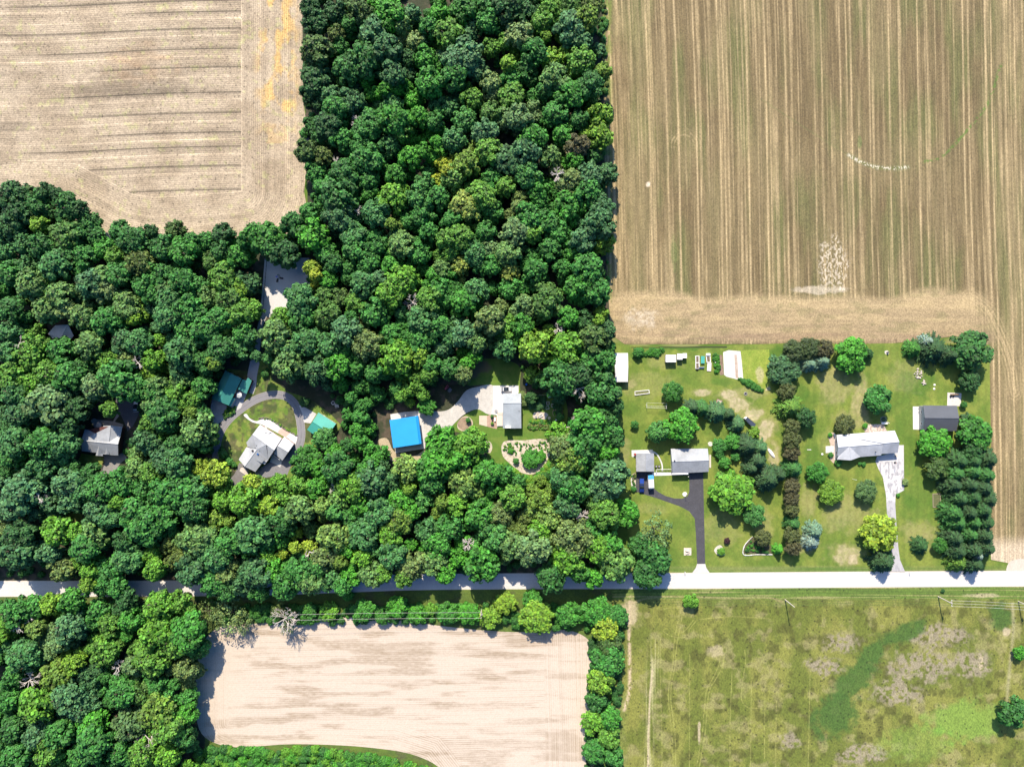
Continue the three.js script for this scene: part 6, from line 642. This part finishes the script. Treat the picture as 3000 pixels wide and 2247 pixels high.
{ const t = thing('court_gear', 'blue and white folding gear with two long black pads on the pale court', 'sports gear', at(817, 812)); mesh('pad', rbox(1.65, 0.25, 0.72, 0.06, 0.95, 0.16, 0.42, -0.2), M.dark, t); mesh('pad', rbox(1.6, 0.25, 0.72, 0.06, -0.7, 0.16, 1.35, 1.36), M.dark, t); mesh('panel', rbox(1, 0.08, 0.75, 0.03, -0.75, 0.75, -0.1, 0.15), std([0.1, 0.14, 0.5], 0.5), t); mesh('frame', [bar(V(-1.2, 0.1, 0.3), V(-0.3, 0.8, -0.5), 0.05), bar(V(-0.3, 0.8, -0.5), V(0.6, 0.1, -1), 0.05), bar(V(-1.2, 0.8, 0.25), V(-0.25, 0.8, 0.35), 0.05), bar(V(-0.25, 0.8, 0.35), V(-0.25, 0.8, -0.4), 0.05)], M.white, t); mesh('seat', rbox(0.6, 0.1, 0.6, 0.04, 0.15, 0.5, -0.7), std([0.3, 0.24, 0.28], 0.7), t); mesh('seat', rbox(0.5, 0.1, 0.5, 0.04, -0.35, 0.5, -0.9), std([0.03, 0.16, 0.14], 0.7), t); mesh('bar_handle', bar(V(0.8, 0.35, -0.35), V(2.0, 0.1, -0.1), 0.09), M.white, t); }
{ const t = thing('drain_cover', 'dark square drain cover in the corner of the pale court', 'drain cover', at(784, 763)); mesh('frame', [box(0.8, 0.06, 0.1, 0, 0.12, 0.35), box(0.8, 0.06, 0.1, 0, 0.12, -0.35), box(0.1, 0.06, 0.58, 0.35, 0.12, 0), box(0.1, 0.06, 0.58, -0.35, 0.12, 0)], M.grey, t); mesh('grate', box(0.58, 0.04, 0.58, 0, 0.11, 0), M.dark, t); }
{ const t = thing('white_shelter', 'small white shelter glimpsed between the dark crowns of the west wood', 'shed', at(473, 1272)); mesh('wall', [box(1.3, 1.6, 0.08, 0, 0.82, -0.6), box(0.08, 1.6, 1.12, 0.61, 0.82, 0), box(0.08, 1.6, 1.12, -0.61, 0.82, 0)], M.trim, t); mesh('roof', rbox(1.6, 0.12, 1.5, 0.04, 0, 1.7, 0), M.white, t); }
{ const t = thing('picnic_table', 'weathered picnic table beside the pale ring north of the teal garage', 'picnic table', at(987, 1188), 0.1); for (let i = 0; i < 4; i++) mesh('plank', box(1.7, 0.05, 0.17, 0, 0.72, -0.3 + i * 0.2), M.pale, t); for (const z of [-0.75, 0.75]) mesh('bench', box(1.7, 0.05, 0.28, 0, 0.42, z), M.pale, t); for (const x of [-0.6, 0.6]) mesh('frame', [bar(V(x, 0.02, -0.7), V(x, 0.7, -0.2), 0.045), bar(V(x, 0.02, 0.7), V(x, 0.7, 0.2), 0.045), bar(V(x, 0.38, -0.8), V(x, 0.38, 0.8), 0.04)], M.pale, t); }
{ const t = thing('garden_swing', 'white two-seat swing behind the ranch house', 'swing', at(2590.5, 1239.5), 0.06); mesh('seat', rbox(2.5, 0.12, 0.75, 0.05, 0, 0.5, 0), M.white, t); mesh('backrest', rbox(2.5, 0.55, 0.1, 0.04, 0, 0.8, 0.38), M.white, t); mesh('frame', [bar(V(-1.5, 0, -0.6), V(-1.4, 1.9, 0), 0.05), bar(V(-1.5, 0, 0.6), V(-1.4, 1.9, 0), 0.05), bar(V(1.5, 0, -0.6), V(1.4, 1.9, 0), 0.05), bar(V(1.5, 0, 0.6), V(1.4, 1.9, 0), 0.05), bar(V(-1.4, 1.9, 0), V(1.4, 1.9, 0), 0.05)], M.trim, t); }
fireRing('dark planted ring beside the white swing behind the ranch house', 2589, 1229, 1.15, M.grey, grained([0.05, 0.08, 0.03], 0.6, 'ringfill', 2));
{ for (const [x, y, l, n, s] of [[2691, 1096, 'large heap of white rock on the lawn below the northeast group', 26, 1.9], [2708, 1121, 'small pile of pinkish stone south of the big white heap', 10, 0.9], [2015, 1616, 'stones heaped on the square white rock bed by the drive', 12, 0.9]]) { const t = thing('rock_heap', l, 'rock heap', at(x, y)), g = new THREE.DodecahedronGeometry(0.34, 0), m = grained([0.5, 0.45, 0.4], 0.2, 'rock', 2); for (let i = 0; i < n; i++) { const a = rr(0, 6.28), d = Math.sqrt(rnd()) * s, k = mesh('stone', g, m, t); k.position.set(Math.cos(a) * d, 0.2 + (1 - d / s) * 0.3 * rnd(), Math.sin(a) * d * 1.2); k.rotation.set(rr(0, 3), rr(0, 3), 0); const q = rr(0.7, 1.3); k.scale.set(q, q * 0.75, q); } } }
for (const [x, y, l] of [[2739, 1127.5, 'upper one of two pale stepping stones on the lawn above the barn'], [2738, 1139, 'lower one of two pale stepping stones on the lawn above the barn'], [2410, 1330.5, 'single white stone on the lawn west of the ranch house']]) { const t = thing('stepping_stone', l, 'stone', at(x, y)); mesh('stone', cyl(0.42, 0.46, 0.14, 0, 0.12, 0, 14), M.trim, t); }
{ const t = thing('log_rack', 'dark stacked logs on the rear slab of the barn', 'firewood', at(2797, 1156)); for (let j = 0; j < 3; j++) for (let i = 0; i < 10; i++) { const k = mesh('log', new THREE.CylinderGeometry(0.15, 0.15, 0.55, 8).rotateX(Math.PI / 2), M.wood, t); k.position.set(-1.6 + i * 0.34 + (j % 2) * 0.15, 0.26 + j * 0.27, rr(-0.05, 0.05)); } }
for (const [x, y, l] of [[2785, 1158, 'west one of two dark tubs on the rear slab of the barn'], [2793, 1157.5, 'east one of two dark tubs on the rear slab of the barn']]) { const t = thing('tub', l, 'tub', at(x, y + 3), 0, 'dark tubs on the rear slab'); mesh('wall', new THREE.CylinderGeometry(0.34, 0.28, 0.5, 16, 1, true).translate(0, 0.36, 0), new THREE.MeshStandardMaterial({ color: 0x111111, side: THREE.DoubleSide }), t); mesh('bottom', cyl(0.28, 0.28, 0.05, 0, 0.13, 0, 16), M.dark, t); }
for (const [x, y, l] of [[2694, 1197, 'upper dark crate on the white slab west of the barn'], [2694, 1207, 'lower dark crate on the white slab west of the barn']]) { const t = thing('crate', l, 'crate', at(x, y), 0.4, 'crates on the white slab'); mesh('side', [box(0.7, 0.4, 0.05, 0, 0.3, 0.22), box(0.7, 0.4, 0.05, 0, 0.3, -0.22), box(0.05, 0.4, 0.39, 0.32, 0.3, 0), box(0.05, 0.4, 0.39, -0.32, 0.3, 0)], M.grey, t); mesh('bottom', box(0.6, 0.05, 0.39, 0, 0.13, 0), M.grey, t); }
{ const t = thing('burn_barrel', 'dark barrel on a pale patch at the top of the east lawn', 'barrel', at(2600, 1033)); mesh('drum', new THREE.CylinderGeometry(0.34, 0.34, 0.95, 18).translate(0, 0.5, 0), M.dark, t); mesh('rim', new THREE.TorusGeometry(0.34, 0.03, 6, 18).rotateX(Math.PI / 2).translate(0, 0.98, 0), M.grey, t); sheet('ash_patch', smooth([[2593, 1030], [2600, 1027], [2606, 1032], [2603, 1038], [2595, 1037]], 4), 6, stone([0.5, 0.47, 0.42], 0.3, 4), 0.6); }
{ const t = thing('downspout_bin', 'grey bin by the garage corner of the ranch house', 'bin', at(2624.5, 1335)); mesh('bin', rbox(0.65, 1.05, 0.7, 0.05, 0, 0.6, 0), M.greySide, t); mesh('lid', rbox(0.7, 0.1, 0.76, 0.03, 0, 1.17, 0), M.pale, t); }
{ const t = thing('basketball_hoop', 'portable hoop post at the southeast corner of the white parking slab', 'basketball hoop', at(2623, 1355)); mesh('base', rbox(0.9, 0.25, 0.6, 0.06, 0, 0.2, 0), M.dark, t); mesh('post', bar(V(0, 0.3, 0), V(-0.4, 3, 0), 0.06), M.steel, t); mesh('backboard', box(0.05, 0.75, 1.1, -0.75, 3.15, 0), M.white, t); mesh('rim', new THREE.TorusGeometry(0.23, 0.02, 6, 18).rotateX(Math.PI / 2).translate(-1.05, 2.95, 0), std([0.6, 0.12, 0.03], 0.5), t); }
for (const [x, y, l] of [[2005.7, 1675, 'white roadside mailbox west of the asphalt drive'], [2664, 1676, 'roadside mailbox east of the concrete drive']]) { const t = thing('mailbox', l, 'mailbox', at(x, y)); mesh('post', box(0.1, 1.05, 0.1, 0, 0.56, 0), M.pale, t); mesh('box', [box(0.24, 0.2, 0.5, 0, 1.18, 0), new THREE.CylinderGeometry(0.12, 0.12, 0.5, 14, 1, false, 0, Math.PI).rotateX(Math.PI / 2).rotateZ(Math.PI / 2).translate(0, 1.28, 0)], M.white, t); mesh('flag', box(0.02, 0.16, 0.08, 0.14, 1.32, 0.1), M.red, t); }
{ const t = thing('garden_sign', 'white board lying on the lawn west of the clipped globe tree', 'board', at(2371, 1317.5)); mesh('board', rbox(1.7, 0.14, 0.24, 0.03, 0, 0.15, 0), M.white, t); }
{ const t = thing('flag_pole', 'white fallen-looking pole beside the grey green dome tree', 'pole', at(2498, 1403)); mesh('pole', bar(V(0, 0, 0), V(0, 3.4, 0), 0.06), M.white, t); mesh('finial', new THREE.SphereGeometry(0.1, 10, 8).translate(0, 3.45, 0), M.white, t); }
{ // stone edging of the patio and of the white corner bed
  const edge = (label, line, mat, s) => { const t = thing('stone_edging', label, 'stone edging', at(line[0][0], line[0][1])), o = t.position, g = new THREE.DodecahedronGeometry(s, 0), c = new THREE.CatmullRomCurve3(line.map(([x, y]) => at(x, y)), false, 'centripetal'), n = Math.round(c.getLength() / (s * 1.9)); for (let i = 0; i <= n; i++) { const p = c.getPointAt(i / n), k = mesh('stone', g, mat, t); k.position.set(p.x - o.x, 0.22, p.z - o.z); k.rotation.set(rr(0, 3), rr(0, 3), 0); k.scale.set(rr(0.8, 1.3), rr(0.7, 1), rr(0.8, 1.3)); } };
  edge('dark stone wall curving along the north of the house patio', circ(672, 850, 720, 843, 780, 850, 840, 880, 900, 928, 970, 975, 1088, 1036), grained([0.16, 0.14, 0.12], 0.3, 'darkstone', 2), 0.3); edge('white stone border of the triangular corner bed', [[2262, 1624.5], [2220, 1624.5], [2178.5, 1624], [2181, 1600], [2192, 1585], [2204, 1573]], M.trim, 0.24); edge('dark timber and stone rim west of the concrete barn apron', circ(150, 650, 135, 720, 133, 800, 145, 880, 170, 950, 192, 1005), grained([0.12, 0.07, 0.05], 0.3, 'rim', 2), 0.22); edge('pale stones along the west side of the asphalt parking', [[1853, 1395], [1850, 1410], [1852, 1424], [1856, 1440]], M.trim, 0.3);
}
// ---------- utility line ----------
const poleTop = [];
function pole(label, bx, by, h, arm) { const b = at(bx, by), t = thing('utility_pole', label, 'utility pole', b, 0, 'utility poles'); mesh('pole', new THREE.CylinderGeometry(0.17, 0.24, h, 10).translate(0, h / 2, 0), grained([0.4, 0.36, 0.3], 0.2, 'pole', 2), t); if (arm) { mesh('crossarm', box(0.16, 0.16, 2.6, 0.1, h - 0.5, 0), M.pale, t); for (const z of [-1.15, 0, 1.15]) mesh('insulator', cyl(0.07, 0.1, 0.3, 0.1, h - 0.27, z), M.white, t); mesh('transformer', cyl(0.28, 0.28, 0.9, 0.45, h - 1.3, 0), M.grey, t); } poleTop.push([b.x, h, b.z]); }
pole('plain leaning-shadow pole, the west one on the meadow verge', 2301, 1757, 9.3, false); pole('utility pole with crossarm on the meadow verge', 2750, 1748, 9, true); pole('utility pole at the east edge of the meadow verge', 2985, 1762, 8, true); pole('utility pole in the hedge east of the pale willows', 880, 1790, 8, true); pole('utility pole in the hedge north of the tan field', 1411, 1784, 8, true);
{ const wire = (label, a, b, hs) => { const [A, B] = [poleTop[a], poleTop[b]], t = thing('power_line', label, 'power line', V(A[0], 0, A[2])); for (const z of hs) { const c = new THREE.QuadraticBezierCurve3(V(0.1, A[1] - 0.12, z), V((B[0] - A[0]) / 2, (A[1] + B[1]) / 2 - 1.6, (B[2] - A[2]) / 2 + z), V(B[0] - A[0] + 0.1, B[1] - 0.12, B[2] - A[2] + z)); mesh('wire', new THREE.TubeGeometry(c, 14, 0.03, 4), M.trim, t); } };
  wire('three wires spanning from the crossarm pole to the east edge', 1, 2, [-1.15, 0, 1.15]); wire('thin wires running along the hedge north of the tan field', 3, 4, [-1.15, 1.15]); }
renderer.render(scene, camera);
